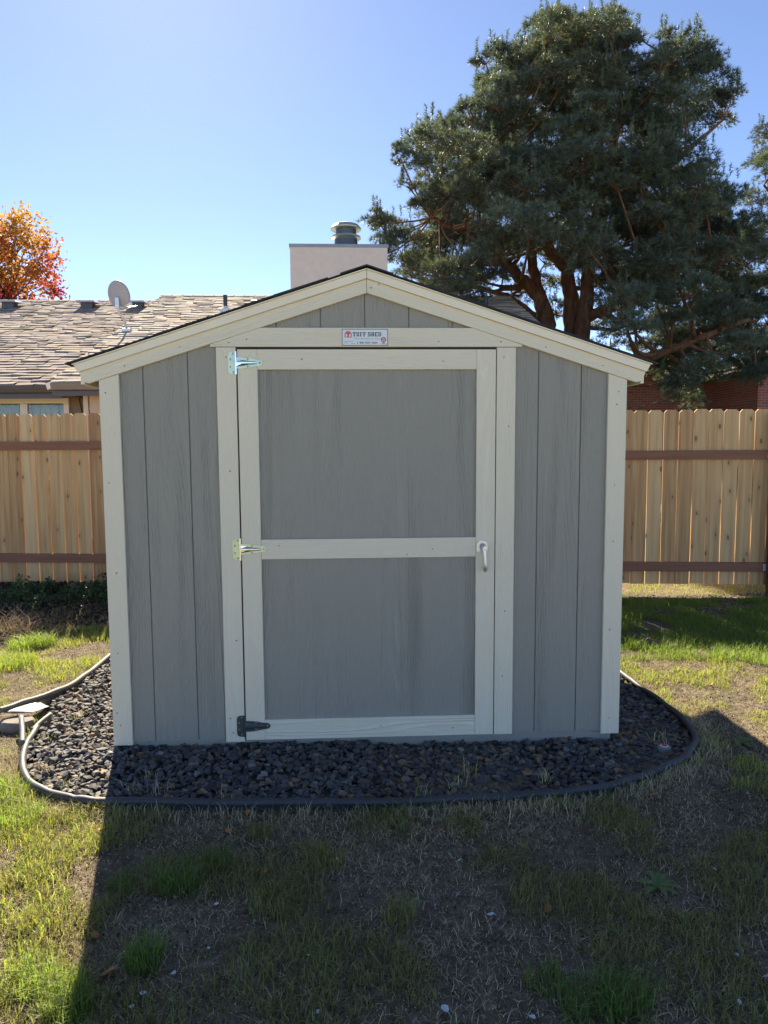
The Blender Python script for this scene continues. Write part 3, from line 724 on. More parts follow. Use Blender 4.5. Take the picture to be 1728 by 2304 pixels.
def pine(name, label, D, base_px, stems, pads, seed_tufts, group=None):
    t = empty(name, tuple(at(base_px, 965, D)*[1, 1, 0]+[0, 0, -.1])); tag(t, label, 'tree', group)
    mb = MB(); nodes = []
    for st in stems:
        pts = [at(x, y, D+dy) for x, y, dy, r_ in st]; rs = [r_ for *_, r_ in st]
        fine = []; fr = []
        for i in range(len(pts)-1):
            for k in range(5):
                q = k/5; fine.append(pts[i]*(1-q)+pts[i+1]*q+rng.normal(size=3)*.02); fr.append(rs[i]*(1-q)+rs[i+1]*q)
        fine.append(pts[-1]); fr.append(rs[-1]); mb.tube(fine, fr, 12, cap=True); nodes += list(zip(fine, fr))
    NP = np.array([p for p, r_ in nodes]); NR = np.array([r_ for p, r_ in nodes])
    Pt = []; Dt = []; Lt = []; Ct = []
    for (c, rx, rz, dens) in pads:
        d2 = np.linalg.norm((NP-c)*[1, 1, 1.0]+np.array([0, 0, .35]), axis=1)+np.where(NP[:, 2] > c[2]+.1, .8, 0)
        j = int(np.argmin(d2)); r0 = min(.07, NR[j]*.55)
        limb(mb, NP[j], c-[0, 0, rz*.4], r0, .016)
        n = int(seed_tufts*dens*rx*rx*2.2)
        nb = 6                                             # sub-clumps give the pad an uneven outline
        subs = c+rand_dirs(nb)*[rx*.75, rx*.75, rz*.6]; subs[:, 2] = np.maximum(subs[:, 2], c[2]-rz*.5)
        for sb in subs: limb(mb, c-[0, 0, rz*.35], sb, .014, .005, .05, 4, 4)
        k = rng.integers(0, nb, n); dirs = rand_dirs(n); dirs[:, 2] = np.abs(dirs[:, 2])*.9-.28
        rad = rng.uniform(.25, 1, n)**.6
        p = subs[k]+dirs*rad[:, None]*np.array([rx*.62, rx*.62, rz*.75])
        dn = dirs*.7+(p-c)/rx*.5+[0, 0, .45]
        tone = rng.uniform(.55, 1.25, n)[:, None]; base = np.array([.105, .135, .110])*(1+.25*rng.normal())
        warm = (rng.random(n) < .18)[:, None]
        col = np.where(warm, np.array([.13, .13, .055]), base)*tone
        Pt.append(p); Dt.append(dn); Lt.append(rng.uniform(.10, .17, n)); Ct.append(col)
        # a few erect leading shoots
        m = 5; q = c+rand_dirs(m)*[rx*.8, rx*.8, 0]+np.array([0, 0, rz*.8])
        for qq in q:
            h = rng.uniform(.12, .34); zz = np.arange(0, h, .05)
            Pt.append(qq+np.stack([zz*0+rng.normal()*.02, zz*0, zz], 1)); Dt.append(np.tile([0, 0, .8], (len(zz), 1))+rng.normal(size=(len(zz), 3))*.3)
            Lt.append(np.full(len(zz), .10)); Ct.append(np.tile([.10, .13, .085], (len(zz), 1)))
    build('trunk', mb, M['bark'], t, origin=WO[t], smooth=True)
    V, F, C = tuft_mesh(np.concatenate(Pt), np.concatenate(Dt), np.concatenate(Lt), 11, .013, np.concatenate(Ct))
    cr = arr_mesh('crown', V, F, M['needle'], t, C, origin=WO[t]); cr['kind'] = 'stuff'
    return t
rows = {50: [(1165, 1250), (1275, 1330)], 80: [(1150, 1350)], 110: [(1110, 1385), (1425, 1530)], 145: [(1065, 1385), (1400, 1545)], 180: [(1045, 1540)], 215: [(1050, 1545)], 250: [(1000, 1545)], 285: [(965, 1500)],
        320: [(915, 1500)], 355: [(905, 1570)], 390: [(890, 1560)], 425: [(885, 1590)], 460: [(900, 1600)], 495: [(815, 1650)], 530: [(800, 1640)], 565: [(850, 1120), (1190, 1650)], 600: [(870, 1090), (1310, 1660)],
        635: [(900, 1060), (1310, 1680)], 670: [(1340, 1690)], 705: [(1330, 1690)], 740: [(1370, 1690)], 775: [(1400, 1660)], 810: [(1430, 1520)]}
D1 = 18.0; pads = []; m_px = D1*1.0416/FPX
for y, spans in rows.items():
    for x0, x1 in spans:
        x = x0+34
        while x < x1-20:
            cx = (875+1660)/2; half = 430 if y > 300 else 300
            q = min(1, abs(x-1270)/half); dep = math.sqrt(max(.05, 1-q*q))*half*m_px*.8
            for rep in range(2 if q < .8 else 1):
                c = at(x+random.uniform(-14, 14), y+random.uniform(-12, 12), D1+random.uniform(-1, 1)*dep)
                rx = random.uniform(.40, .62); pads.append((c, rx, rx*.62, 1.0))
            x += random.uniform(50, 72)
# projecting spurs along the outline
for x, y, r_ in ((985, 275, .34), (965, 285, .28), (1500, 85, .34), (1575, 205, .30), (1560, 225, .3), (890, 320, .36), (905, 300, .3), (940, 265, .22), (885, 400, .30), (805, 470, .28), (830, 490, .34), (1180, 45, .28), (1210, 50, .3),
                 (1240, 55, .26), (1290, 62, .24), (1325, 55, .2), (1380, 75, .26), (1445, 75, .28), (1520, 110, .3), (1580, 200, .26), (1050, 130, .3), (1070, 110, .24), (1035, 190, .26), (870, 345, .28), (1470, 845, .4), (1450, 810, .45), (1500, 870, .3), (950, 640, .3), (1010, 610, .4)):
    pads.append((at(x, y, D1+random.uniform(-.5, .5)), r_, r_*.75, 1.1))
for x, y in ((1085, 590), (1110, 640), (1150, 690), (1205, 600), (1210, 670), (1255, 640), (1290, 690), (1300, 600), (1140, 610), (1330, 740), (1175, 560), (1250, 560), (1060, 680), (1110, 700)):
    pads.append((at(x+random.uniform(-12, 12), y, D1+random.uniform(1.2, 2.8)), .5, .32, .75))
for x, y in ((1610, 560), (1640, 600), (1620, 650), (1650, 690), (1600, 720), (1655, 760), (1610, 790), (1640, 530), (1560, 800), (1590, 640), (1640, 820)):
    pads.append((at(x+random.uniform(-12, 12), y, D1+random.uniform(-2.2, -.6)), .6, .36, 1.0))
stems = [[(1183, 980, 0, .30), (1185, 760, 0, .25), (1180, 690, .1, .22), (1165, 640, .2, .18), (1120, 595, .1, .14), (1075, 555, -.2, .11), (1010, 500, -.5, .07), (930, 470, -.8, .04)],
         [(1172, 660, .15, .16), (1152, 580, .3, .13), (1145, 500, .5, .10), (1130, 380, .8, .07), (1100, 250, .9, .04)],
         [(1236, 980, .3, .30), (1237, 750, .3, .24), (1232, 640, .3, .19), (1222, 580, .2, .16), (1190, 545, .1, .14), (1160, 500, -.1, .11), (1120, 420, -.4, .08), (1060, 330, -.6, .05), (1000, 300, -.8, .03)],
         [(1230, 620, .3, .15), (1228, 520, .4, .14), (1225, 400, .3, .11), (1235, 250, .2, .08), (1220, 120, .1, .04), (1215, 60, 0, .02)],
         [(1268, 980, -.2, .27), (1258, 740, -.2, .20), (1266, 620, -.2, .17), (1280, 540, -.3, .15), (1300, 400, -.4, .12), (1330, 280, -.4, .09), (1440, 170, -.2, .06), (1480, 100, -.1, .03)],
         [(1290, 470, -.3, .12), (1380, 400, -.8, .09), (1480, 330, -1.0, .06), (1560, 260, -1.0, .03)],
         [(1262, 690, -.2, .14), (1380, 640, -1.2, .11), (1500, 560, -1.8, .08), (1600, 520, -2.0, .05)],
         [(1266, 800, -.2, .16), (1330, 790, -1.0, .13), (1420, 765, -1.6, .11), (1500, 735, -2.0, .09), (1620, 690, -2.2, .05)],
         [(1300, 400, -.4, .08), (1400, 480, .8, .07), (1520, 470, 1.4, .05)], [(1180, 700, .1, .1), (1100, 640, 1.2, .07), (960, 600, 1.8, .04)]]
pine('pine_tree', 'tall broad blue-green pine with reddish forked trunks behind the house roof', D1, 1225, stems, pads, 420)
pads2 = []
for y, x0, x1 in ((300, 1655, 1760), (340, 1640, 1830), (385, 1660, 1860), (430, 1630, 1880), (480, 1660, 1900), (540, 1650, 1900), (600, 1660, 1900), (660, 1650, 1900), (720, 1660, 1900), (250, 1700, 1800), (770, 1640, 1880)):
    x = x0+10
    while x < x1:
        c = at(x, y+random.uniform(-15, 15), 21+random.uniform(-1.4, 1.4)); rx = random.uniform(.42, .7); pads2.append((c, rx, rx*.6, .9)); x += random.uniform(45, 70)
pine('pine_tree', 'dark pine only partly in view past the right side of the tall forked pine', 21, 1790, [[(1790, 980, 0, .3), (1790, 700, 0, .25), (1785, 450, 0, .15), (1780, 260, 0, .04)], [(1790, 620, 0, .12), (1720, 480, -.3, .07), (1650, 400, -.5, .03)]], pads2, 380)

def leaf_cards(P, size, col, n=1):
    m = len(P); d = rand_dirs(m); s = np.cross(d, rand_dirs(m)); s /= np.linalg.norm(s, axis=1, keepdims=True)
    L = size[:, None]; up = np.cross(d, s)
    V = np.stack([P-d*L*.5, P+s*L*.36+up*L*.10, P+d*L*.55, P-s*L*.36+up*L*.10], 1).reshape(-1, 3)
    return V, np.arange(len(V)).reshape(-1, 4), np.repeat(col, 4, axis=0)
def leafy(name, label, base, crown_c, rad, n, size, palette, nl=26, cat='tree', trunk_r=.22, group=None, gap=.6):
    t = empty(name, base); tag(t, label, cat, group); mb = MB(); base = np.array(base, float); c = np.array(crown_c, float); rad = np.array(rad)
    fork = base*.45+c*.55-[0, 0, rad[2]*.45]
    mb.tube([base, (base+fork)/2+rng.normal(size=3)*.05*trunk_r, fork, c+[0, 0, rad[2]*.5]], [trunk_r, trunk_r*.8, trunk_r*.55, trunk_r*.12], 10)
    tips = c+rand_dirs(nl)*rad*rng.uniform(.55, .95, (nl, 1)); P = []; CC = []
    for tp in tips:
        st = fork*(1-.5*rng.random())+(c-fork)*0+ (c-fork)*rng.random()*.6 if False else fork+(c-fork)*rng.random()*1.1
        pts = limb(mb, st, tp, trunk_r*.28, trunk_r*.05, -.05, 6, 5)
        for _ in range(4):
            e = tp+rand_dirs(1)[0]*rad*.30; limb(mb, pts[3], e, trunk_r*.08, trunk_r*.02, 0, 4, 4)
            m = int(n/nl/5); P.append(e+rng.normal(size=(m, 3))*rad*.085)
        m = int(n/nl/5); P.append(tp+rng.normal(size=(m, 3))*rad*.12)
    P = np.concatenate(P); col = palette(P, c, rad)
    build('trunk', mb, M['bark_grey'], t, origin=WO[t], smooth=True)
    V, F, C = leaf_cards(P, size*rng.uniform(.7, 1.3, len(P)), col)
    cr = arr_mesh('crown', V, F, M['leaf'], t, C, origin=WO[t]); cr['kind'] = 'stuff'; return t
def maple_pal(P, c, rad):
    u = (P-c)/rad; k = fbm(P[:, 0]*1.1+P[:, 1]*.6, P[:, 2]*1.1+3); a = np.clip(.55+u[:, 2]*.55-u[:, 0]*.25+(k-.5)*1.1+rng.normal(size=len(P))*.10, 0, 1)[:, None]
    red = np.array([.33, .035, .05]); org = np.array([.50, .15, .035]); yel = np.array([.52, .30, .06]); grn = np.array([.13, .14, .035])
    col = np.where(a < .45, red+(org-red)*(a/.45), org+(yel-org)*((a-.45)/.55))
    g = ((np.linalg.norm(u*[1, 1, 1], axis=1)+rng.normal(size=len(P))*.25 < .45) & (u[:, 0] < .1))[:, None]
    return np.where(g, grn, col)*rng.uniform(.75, 1.2, (len(P), 1))
mp = at(-25, 590, 26)
leafy('maple_tree', 'maple with orange and red autumn leaves rising behind the shingle roof', (mp[0], mp[1], -.1), tuple(mp+[0, 0, -.1]), (2.35, 2.35, 2.15), 15000, .13, maple_pal, 44)
def green_pal(P, c, rad): return np.array([.20, .21, .05])*rng.uniform(.6, 1.3, (len(P), 1))*np.array([1, 1, 1])
bp = at(1612, 850, 27)
leafy('broadleaf_tree', 'yellow-green leafy tree in the gap between the brick houses', (bp[0], bp[1], -.1), tuple(bp), (1.0, 1.0, 1.3), 3500, .13, green_pal, 20, trunk_r=.12)

# ------------------------------------------------------------------ gravel bed and edging
edgeB = [(-1.715, .335), (-1.690, .20), (-1.659, .058), (-1.591, -.121), (-1.506, -.271), (-1.405, -.375), (-1.274, -.452), (-1.199, -.478), (-1.086, -.500), (-.615, -.537), (.015, -.560), (.45, -.550), (.659, -.534), (.843, -.514), (1.044, -.459), (1.239, -.361),
         (1.435, -.230), (1.563, -.079), (1.614, .024), (1.640, .148), (1.654, .264), (1.659, .52), (1.639, .79), (1.632, 1.051), (1.62, 1.9), (1.60, 2.55)]
edgeA = [(-1.945, .405), (-1.914, .489), (-1.85, .67), (-1.785, .89), (-1.768, 1.165), (-1.761, 1.572), (-1.74, 2.1), (-1.70, 2.6)]
def smooth_path(p, n=6):
    p = [np.array(q, float) for q in p]; out = []
    for i in range(len(p)-1):
        a, b, c, d = p[max(i-1, 0)], p[i], p[i+1], p[min(i+2, len(p)-1)]
        for k in range(n):
            t = k/n; out.append(.5*((2*b)+(-a+c)*t+(2*a-5*b+4*c-d)*t*t+(-a+3*b-3*c+d)*t**3))
    return out+[p[-1]]
def edging(name, path, z_of, label, mat, skirt_of, r_=.0158, group='black plastic lawn edging'):
    pts = smooth_path([(*q, z_of(i)) for i, q in enumerate(path)])
    o = empty(name, (*path[0], gz(*path[0]))); tag(o, label, 'lawn edging', group if not label else None)
    mb = MB().tube([tuple(p+[0, 0, .002*math.sin(i*.9)]) for i, p in enumerate(pts)], [r_*(1+.05*math.sin(i*1.7)) for i in range(len(pts))], 10); build('top_bead', mb, mat, o, smooth=True)
    v = []; f = []
    for i, p in enumerate(pts):
        off = np.array(skirt_of(i/(len(pts)-1), p)); a = p+[0, 0, -.006]; v += [tuple(a), tuple(a+off), tuple(a+off+[.002, .002, .002]), tuple(a+[.003, .003, 0])]
    for i in range(len(pts)-1):
        for k in range(4): f.append((4*i+k, 4*i+(k+1) % 4, 4*i+4+(k+1) % 4, 4*i+4+k))
    build('skirt', MB().add(v, f), mat, o)
    return o
edging('lawn_edging', edgeB, lambda i: -.020-.006*(i > 9)-.01*(i > 20), 'long black plastic edging curving round the front and right of the gravel', M['edging'], lambda t, p: (0, 0, -.075))
def skA(t, p):
    k = 1-sstep(.16, .34, t); return (.155*k*(.35+.65*sstep(0, .06, t)), .018*k, -.018*k-.075*(1-k))
edging('lawn_edging', edgeA, lambda i: (.035, .030, .012, -.005, -.016, -.02, -.02, -.02)[i], 'loose faded edging strip with a lifted end and flat flap beside the gravel', M['edging_old'], skA)
for pth, zz, lb in (([(-1.805, .345), (-1.735, .20), (-1.680, .075)], (.022, .002, -.008), 'short spare length of edging joining the long strip beside the concrete lump'), ([(-1.690, .43), (-1.707, .345), (-1.715, .26)], (.0, -.008, -.02), 'stub of grey edging poking out of the gravel under the flap')):
    o = build('edging_stub', MB().tube([tuple(q) for q in smooth_path([(*a, b) for a, b in zip(pth, zz)], 4)], .013, 10), M['edging_old'], None, smooth=True); tag(o, lb, 'lawn edging')
# stones
bed = np.array(edgeB+[(-1.70, 2.6), (-1.74, 2.1), (-1.761, 1.572), (-1.768, 1.165), (-1.775, .89), (-1.79, .67), (-1.74, .45)])
def inside(px, py, poly):
    c = np.zeros(len(px), bool); j = len(poly)-1
    for i in range(len(poly)):
        xi, yi = poly[i]; xj, yj = poly[j]
        c ^= ((yi > py) != (yj > py)) & (px < (xj-xi)*(py-yi)/(yj-yi+1e-12)+xi); j = i
    return c
def hull(seed):
    r_ = np.random.default_rng(seed); p = r_.normal(size=(13, 3)); p /= np.linalg.norm(p, axis=1, keepdims=True); p *= r_.uniform(.75, 1.1, (13, 1))
    bm = bmesh.new(); [bm.verts.new(q) for q in p]; bm.verts.ensure_lookup_table()
    res = bmesh.ops.convex_hull(bm, input=bm.verts); bmesh.ops.delete(bm, geom=[g for g in res['geom_interior'] if isinstance(g, bmesh.types.BMVert)], context='VERTS')
    bmesh.ops.triangulate(bm, faces=bm.faces); bm.verts.index_update()
    v = np.array([q.co[:] for q in bm.verts]); f = np.array([[q.index for q in t.verts] for t in bm.faces]); bm.free(); return v, f
HU = [hull(k) for k in range(24)]
nS = 26000; sx = rng.uniform(-1.8, 1.7, nS); sy = rng.uniform(-.56, 2.6, nS)
bedi = bed*1.0
ok = inside(sx, sy, bedi) & ~((np.abs(sx) < 1.20) & (sy > .035) & (sy < DEP)) & ((sy < 1.9))
# keep clear of the tube itself
pa = np.array(smooth_path(edgeB, 4)); ok &= np.min(np.hypot(sx[:, None]-pa[None, :, 0], sy[:, None]-pa[None, :, 1]), axis=1) > .020
sx, sy = sx[ok], sy[ok]
def bed_h(x, y):
    d = np.maximum(np.abs(x)-1.2, 0)+np.maximum(-y, 0)
    return np.where(x < 0, -.026, -.046)+.010*np.exp(-d/.15)+.014*(fbm(x*5, y*5)-.5)
VV = []; FF = []; CC = []; n0 = 0
for i in range(len(sx)):
    v, f = HU[rng.integers(24)]; a = rng.uniform(.011, .025); sc = a*np.array([1.15, rng.uniform(.75, 1.05), rng.uniform(.55, .85)])
    q = rng.uniform(0, 2*math.pi); tl = rng.normal()*.35; c, s_ = math.cos(q), math.sin(q); ct, st = math.cos(tl), math.sin(tl)
    u = v*sc; u = np.stack([u[:, 0], u[:, 1]*ct-u[:, 2]*st, u[:, 1]*st+u[:, 2]*ct], 1); u = np.stack([u[:, 0]*c-u[:, 1]*s_, u[:, 0]*s_+u[:, 1]*c, u[:, 2]], 1)
    p = np.array([sx[i], sy[i], bed_h(sx[i], sy[i])-rng.uniform(0, .016)])
    VV.append(u+p); FF.append(f+n0); n0 += len(v)
    k = rng.random(); t = rng.uniform(.6, 1.4)
    col = np.array([.080, .077, .076])*t if k < (.78 if sx[i] < 0 else .66) else (np.array([.20, .135, .078])*t if k < .90 else np.array([.17, .155, .135])*t)
    CC.append(np.tile(col, (len(v), 1)))
tag(arr_mesh('gravel', np.concatenate(VV), np.concatenate(FF), M['stone'], col=np.concatenate(CC)), 'dark grey crushed gravel bed round the shed', 'gravel', kind='stuff')
X, Y = np.meshgrid(np.linspace(-1.8, 1.7, 71), np.linspace(-.56, 2.6, 64)); Z = bed_h(X, Y)-.022; k = inside(X.ravel(), Y.ravel(), bed*[.985, .985]).reshape(X.shape)
I = np.arange(X.size).reshape(X.shape); kk = k[:-1,:-1] & k[1:,:-1] & k[:-1,1:] & k[1:,1:]
F = np.stack([I[:-1,:-1], I[:-1,1:], I[1:,1:], I[1:,:-1]], -1)[kk]
tag(arr_mesh('gravel_base', np.stack([X, Y, Z], -1).reshape(-1, 3), F, plain('gravel_fines', (.05, .048, .046), .95, var=.4, scale=60, bump=.8), smooth=True), kind='structure')
# sprinkler, concrete lump
sp = empty('sprinkler_head', (1.401, -.108, -.04)); tag(sp, 'pop-up sprinkler head with red centre set in the gravel', 'sprinkler')
build('cap', MB().lathe([(.030, -.03), (.031, .004), (.027, .010), (.021, .0105)], (1.401, -.108, -.032), 20), M['grey_plastic'], sp)
build('white_ring', MB().lathe([(.019, 0), (.019, .0125), (.015, .013)], (1.401, -.108, -.032), 20), M['white'], sp)
build('red_button', MB().lathe([(.0145, 0), (.0145, .0142), (.010, .0155)], (1.401, -.108, -.032), 16), M['red'], sp)
bm = bmesh.new(); bmesh.ops.create_icosphere(bm, subdivisions=3, radius=1)
for v in bm.verts:
    n = .18*(float(fbm(v.co.x*1.7+4, v.co.y*1.7+v.co.z*1.3))-.5); v.co *= 1+n; v.co.x *= .095; v.co.y *= .065; v.co.z = max(min(v.co.z*1.5, .75), -.8)*.040
me = bpy.data.meshes.new('concrete_lump'); bm.to_mesh(me); bm.free()
tag(link('concrete_lump', me, M['concrete'], None, (-1.845, .385, -.035)), 'flat lump of concrete under the lifted edging flap', 'stone')

# ------------------------------------------------------------------ lawn
def blades(x, y, h, wd, lean, col, droop=.5, flat=0.0, z=None):
    n = len(x); az_ = rng.uniform(0, 2*math.pi, n); d = np.stack([np.cos(az_), np.sin(az_), np.zeros(n)], 1); az2 = az_+math.pi/2+rng.normal(size=n)*.6
    s_ = np.stack([np.cos(az2), np.sin(az2), np.zeros(n)], 1)
    b = np.stack([x, y, (gz(x, y) if z is None else z)-.004], 1); H_ = h[:, None]; Ln = lean[:, None]; W_ = wd[:, None]
    mid = b+d*H_*Ln*.40+np.array([0, 0, 1])*H_*np.sqrt(np.maximum(1-Ln**2, .02))*.58
    tip = b+d*H_*(Ln*.9+droop*.35)+np.array([0, 0, 1])*H_*np.maximum(np.sqrt(np.maximum(1-Ln**2, .02))-droop*.25, .04)
    V = np.stack([b-s_*W_*.5, b+s_*W_*.5, mid+s_*W_*.38, mid-s_*W_*.38, tip], 1).reshape(-1, 3)
    k = np.arange(n)[:, None]*5
    F = np.concatenate([k+[0, 1, 2], k+[0, 2, 3], k+[3, 2, 4]])
    return V, F, np.repeat(col, 5, axis=0)
def gcol(n, base, var=.3):
    base = np.array(base); return base*rng.uniform(1-var, 1+var, (n, 1))*(1+rng.normal(size=(n, 3))*.08)
class Acc:
    def __init__(s): s.V = []; s.F = []; s.C = []; s.n = 0
    def add(s, t): V, F, C = t; s.V.append(V); s.F.append(F+s.n); s.C.append(C); s.n += len(V)
    def out(s, name, mat, label, cat): return tag(arr_mesh(name, np.concatenate(s.V), np.concatenate(s.F), mat, col=np.clip(np.concatenate(s.C), 0, 1)), label, cat, kind='stuff')
green = Acc(); dry = Acc()
def clear(x, y):
    k = ~(inside(x, y, bed*[1.012, 1.012]) & (y < 2.6)); return k & ~((np.abs(x) < 1.3) & (y > -.2) & (y < 2.6))
def scatter(n, x0, x1, y0, y1):
    x = rng.uniform(x0, x1, n); y = rng.uniform(y0, y1, n); k = clear(x, y); return x[k], y[k]
LUSH, MID, OLIVE = (.17, .25, .05), (.31, .35, .085), (.24, .24, .09)  # MID is a brighter green for sunny spots: sunlight put into the colour
STRAW, TAN = (.62, .52, .33), (.40, .31, .18)
def patch(n, rect, gthr, gsoft, hg, hd, gbase, dn, freq=4.2):
    """green blades where a noise field says so, straw elsewhere"""
    x, y = scatter(n, *rect); g = fbm(x*freq+31, y*freq+7); bald = fbm(x*1.9+3, y*1.9+77)
    k = (g+rng.normal(size=len(x))*.05 > gthr) & (rng.random(len(x)) < .35+.65*sstep(gthr, gthr+gsoft, g))
    xa, ya = x[k], y[k]; m = len(xa)
    if m: green.add(blades(xa, ya, rng.uniform(*hg, m)*(.6+.8*sstep(gthr, gthr+.2, g[k])), rng.uniform(.0018, .0040, m), np.clip(rng.normal(.45, .22, m), .05, .95), gcol(m, gbase), .5))
    x, y = scatter(dn, *rect); bald = fbm(x*3.3+3, y*3.3+77); k = bald+rng.normal(size=len(x))*.08 > .40
    x, y = x[k], y[k]; m = len(x); c = np.where(rng.random((m, 1)) < .6, gcol(m, STRAW), gcol(m, TAN))
    dry.add(blades(x, y, rng.uniform(*hd, m), rng.uniform(.0012, .0030, m), np.clip(rng.normal(.88, .15, m), .2, .995), c, .08))
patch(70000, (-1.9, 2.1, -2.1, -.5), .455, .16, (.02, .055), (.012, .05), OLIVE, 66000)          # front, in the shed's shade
patch(80000, (-3.6, -1.0, -2.0, 2.5), .425, .14, (.025, .065), (.015, .05), MID, 60000)          # left, in the sun, its brightness put into the green
patch(52000, (1.5, 4.2, -1.2, 1.45), .46, .16, (.02, .055), (.012, .05), MID, 64000)            # right, in the sun, same sun-brightened green
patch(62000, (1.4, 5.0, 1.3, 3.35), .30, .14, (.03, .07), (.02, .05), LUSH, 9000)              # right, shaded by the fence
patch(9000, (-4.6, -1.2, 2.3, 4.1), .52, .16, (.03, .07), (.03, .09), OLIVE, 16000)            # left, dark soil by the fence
x, y = scatter(30000, -1, 6.5, 3.3, 7.5); k = (y > fence_y(x)-.02) & (fbm(x*3, y*3) > .25); x, y = x[k], y[k]; m = len(x)
green.add(blades(x, y, rng.uniform(.03, .07, m), rng.uniform(.003, .006, m), np.clip(rng.normal(.4, .2, m), .05, .9), gcol(m, (.25,.33,.07))))
def clump(px, py, r_, n, h, base):
    q = rng.uniform(0, 2*math.pi, n); rr_ = r_*np.sqrt(rng.random(n)); x = px+rr_*np.cos(q); y = py+rr_*np.sin(q)
    green.add(blades(x, y, rng.uniform(*h, n), rng.uniform(.002, .0042, n), np.clip(rng.normal(.35, .2, n), .05, .9), gcol(n, base), .7))
def on_ground(px, py):
    k = 1728/1659; d = _f+_r*(px*k-864)/FPX-_u*(py*k-1152)/FPX; p = CAM+d*((-.055-CAM[2])/d[2]); return float(p[0]), float(p[1])
for px, py, r_, n, h, b in ((385, 1915, .075, 260, (.06, .12), (.12,.20,.05)), (470, 1865, .06, 170, (.05, .10), (.14,.19,.055)), (312, 2080, .05, 190, (.07, .13), (.13,.21,.05)), (265, 1915, .05, 120, (.05, .09), (.13,.18,.055)),  # clump greens: pale in sun, dark in shade, so light sits in the colour
                            (1345, 2165, .075, 260, (.06, .12), (.13,.20,.05)), (1270, 2190, .08, 220, (.05, .11), (.13,.20,.05)), (1180, 2130, .06, 140, (.05, .09), (.14,.19,.055)), (560, 1800, .05, 100, (.04, .08), OLIVE), (700, 1870, .07, 150, (.05, .09), OLIVE),
                            (590, 1960, .08, 160, (.05, .09), OLIVE), (1000, 1790, .08, 160, (.04, .07), OLIVE), (860, 1985, .06, 130, (.04, .09), OLIVE), (60, 1400, .13, 420, (.09, .17), (.25,.34,.07)), (25, 1440, .16, 420, (.08, .15), (.25,.33,.07)), (95, 1395, .09, 240, (.08, .15), (.23,.32,.07)),
                            (40, 1770, .10, 300, (.06, .11), (.25,.34,.07)), (15, 1720, .09, 260, (.06, .12), (.25,.34,.07)), (120, 2150, .07, 220, (.06, .10), (.25,.33,.07)), (60, 2120, .08, 240, (.06, .10), (.25,.33,.07)), (1370, 1400, .07, 120, (.07, .14), (.12, .18, .04)), (1440, 1408, .05, 60, (.08, .16), (.15, .20, .05)),
                            (1640, 1430, .10, 240, (.05, .10), (.23,.32,.07)), (1560, 1425, .08, 180, (.05, .10), (.23,.32,.07)), (1620, 1660, .09, 160, (.04, .08), MID), (150, 2190, .06, 200, (.07, .12), (.13, .19, .04))):
    x, y = on_ground(px, py); clump(x, y, r_, n, h, b)
# straw fringe along the edging, a few sprouts in the gravel
pe = np.array(smooth_path(edgeB[2:21], 30)); m = 5200; k = rng.integers(0, len(pe), m); off = np.abs(rng.normal(size=m))*.06+.022
ctr = np.array([0, .6]); dv = pe[k]-ctr; dv /= np.linalg.norm(dv, axis=1, keepdims=True); q = pe[k]+dv*off[:, None]
dry.add(blades(q[:, 0], q[:, 1], rng.uniform(.03, .075, m), rng.uniform(.0014, .003, m), np.clip(rng.normal(.55, .25, m), .05, .98), np.where(rng.random((m, 1)) < .7, gcol(m, STRAW), gcol(m, OLIVE)), .4))
for (x, y) in ((-1.02, -.40), (-.90, -.43), (-.98, -.30), (.35, -.42), (-1.60, .15), (-1.45, -.20), (-1.30, -.36), (-1.55, .45), (-1.42, .6), (.75, -.40), (.42, -.30), (1.42, -.02), (1.30, .9), (.2, -.50), (-.62, -.50)):
    m = 22; dry.add(blades(x+rng.normal(size=m)*.018, y+rng.normal(size=m)*.018, rng.uniform(.03, .09, m), rng.uniform(.0015, .003, m), np.clip(rng.normal(.5, .25, m), .05, .95), np.where(rng.random((m, 1)) < .6, gcol(m, STRAW), gcol(m, MID)), .5, z=np.full(m, -.035)))
# heap of dead stalks at the left
hx_, hy_ = on_ground(35, 1375); m = 900; x = hx_+rng.normal(size=m)*.22; y = hy_+rng.normal(size=m)*.10
dry.add(blades(x, y, rng.uniform(.10, .28, m), rng.uniform(.002, .004, m), np.clip(rng.normal(.88, .1, m), .4, .99), gcol(m, (.40, .29, .17)), .2, z=gz(x, y)+rng.uniform(0, .11, m)*np.exp(-((x-hx_)/.25)**2)))
green.out('grass', M['blade'], 'patchy green lawn grass round the gravel bed', 'grass'); dry.out('dry_grass', M['straw'], 'dry straw-coloured dead grass scattered over the soil', 'dry grass')
# crumbs of soil, chopped straw and bits of dead leaf on the bare ground
Vs = []; Cs = []
for n, rc, sz in ((60000, (-2.0, 2.2, -2.1, -.45), (.003, .010)), (26000, (-3.2, -1.0, -2.0, 2.4), (.004, .012)), (26000, (1.4, 3.6, -1.2, 1.5), (.004, .012)), (9000, (1.2, 4.4, 2.6, 3.6), (.006, .022))):
    x, y = scatter(n, *rc); n = len(x); q = rng.random((n, 1))
    c = np.where(q < .45, gcol(n, (.42, .34, .22), .4), np.where(q < .8, gcol(n, (.16, .115, .08), .5), gcol(n, (.05, .038, .03), .4)))
    V, F, C = leaf_cards(np.stack([x, y, gz(x, y)+rng.uniform(.0, .006, n)], 1), rng.uniform(*sz, n), c); Vs.append(V); Cs.append(C)
V = np.concatenate(Vs); tag(arr_mesh('soil_crumbs', V, np.arange(len(V)).reshape(-1, 4), M['straw'], col=np.clip(np.concatenate(Cs), 0, 1)), 'crumbs of soil and chopped straw strewn over bare ground', 'debris', kind='stuff')
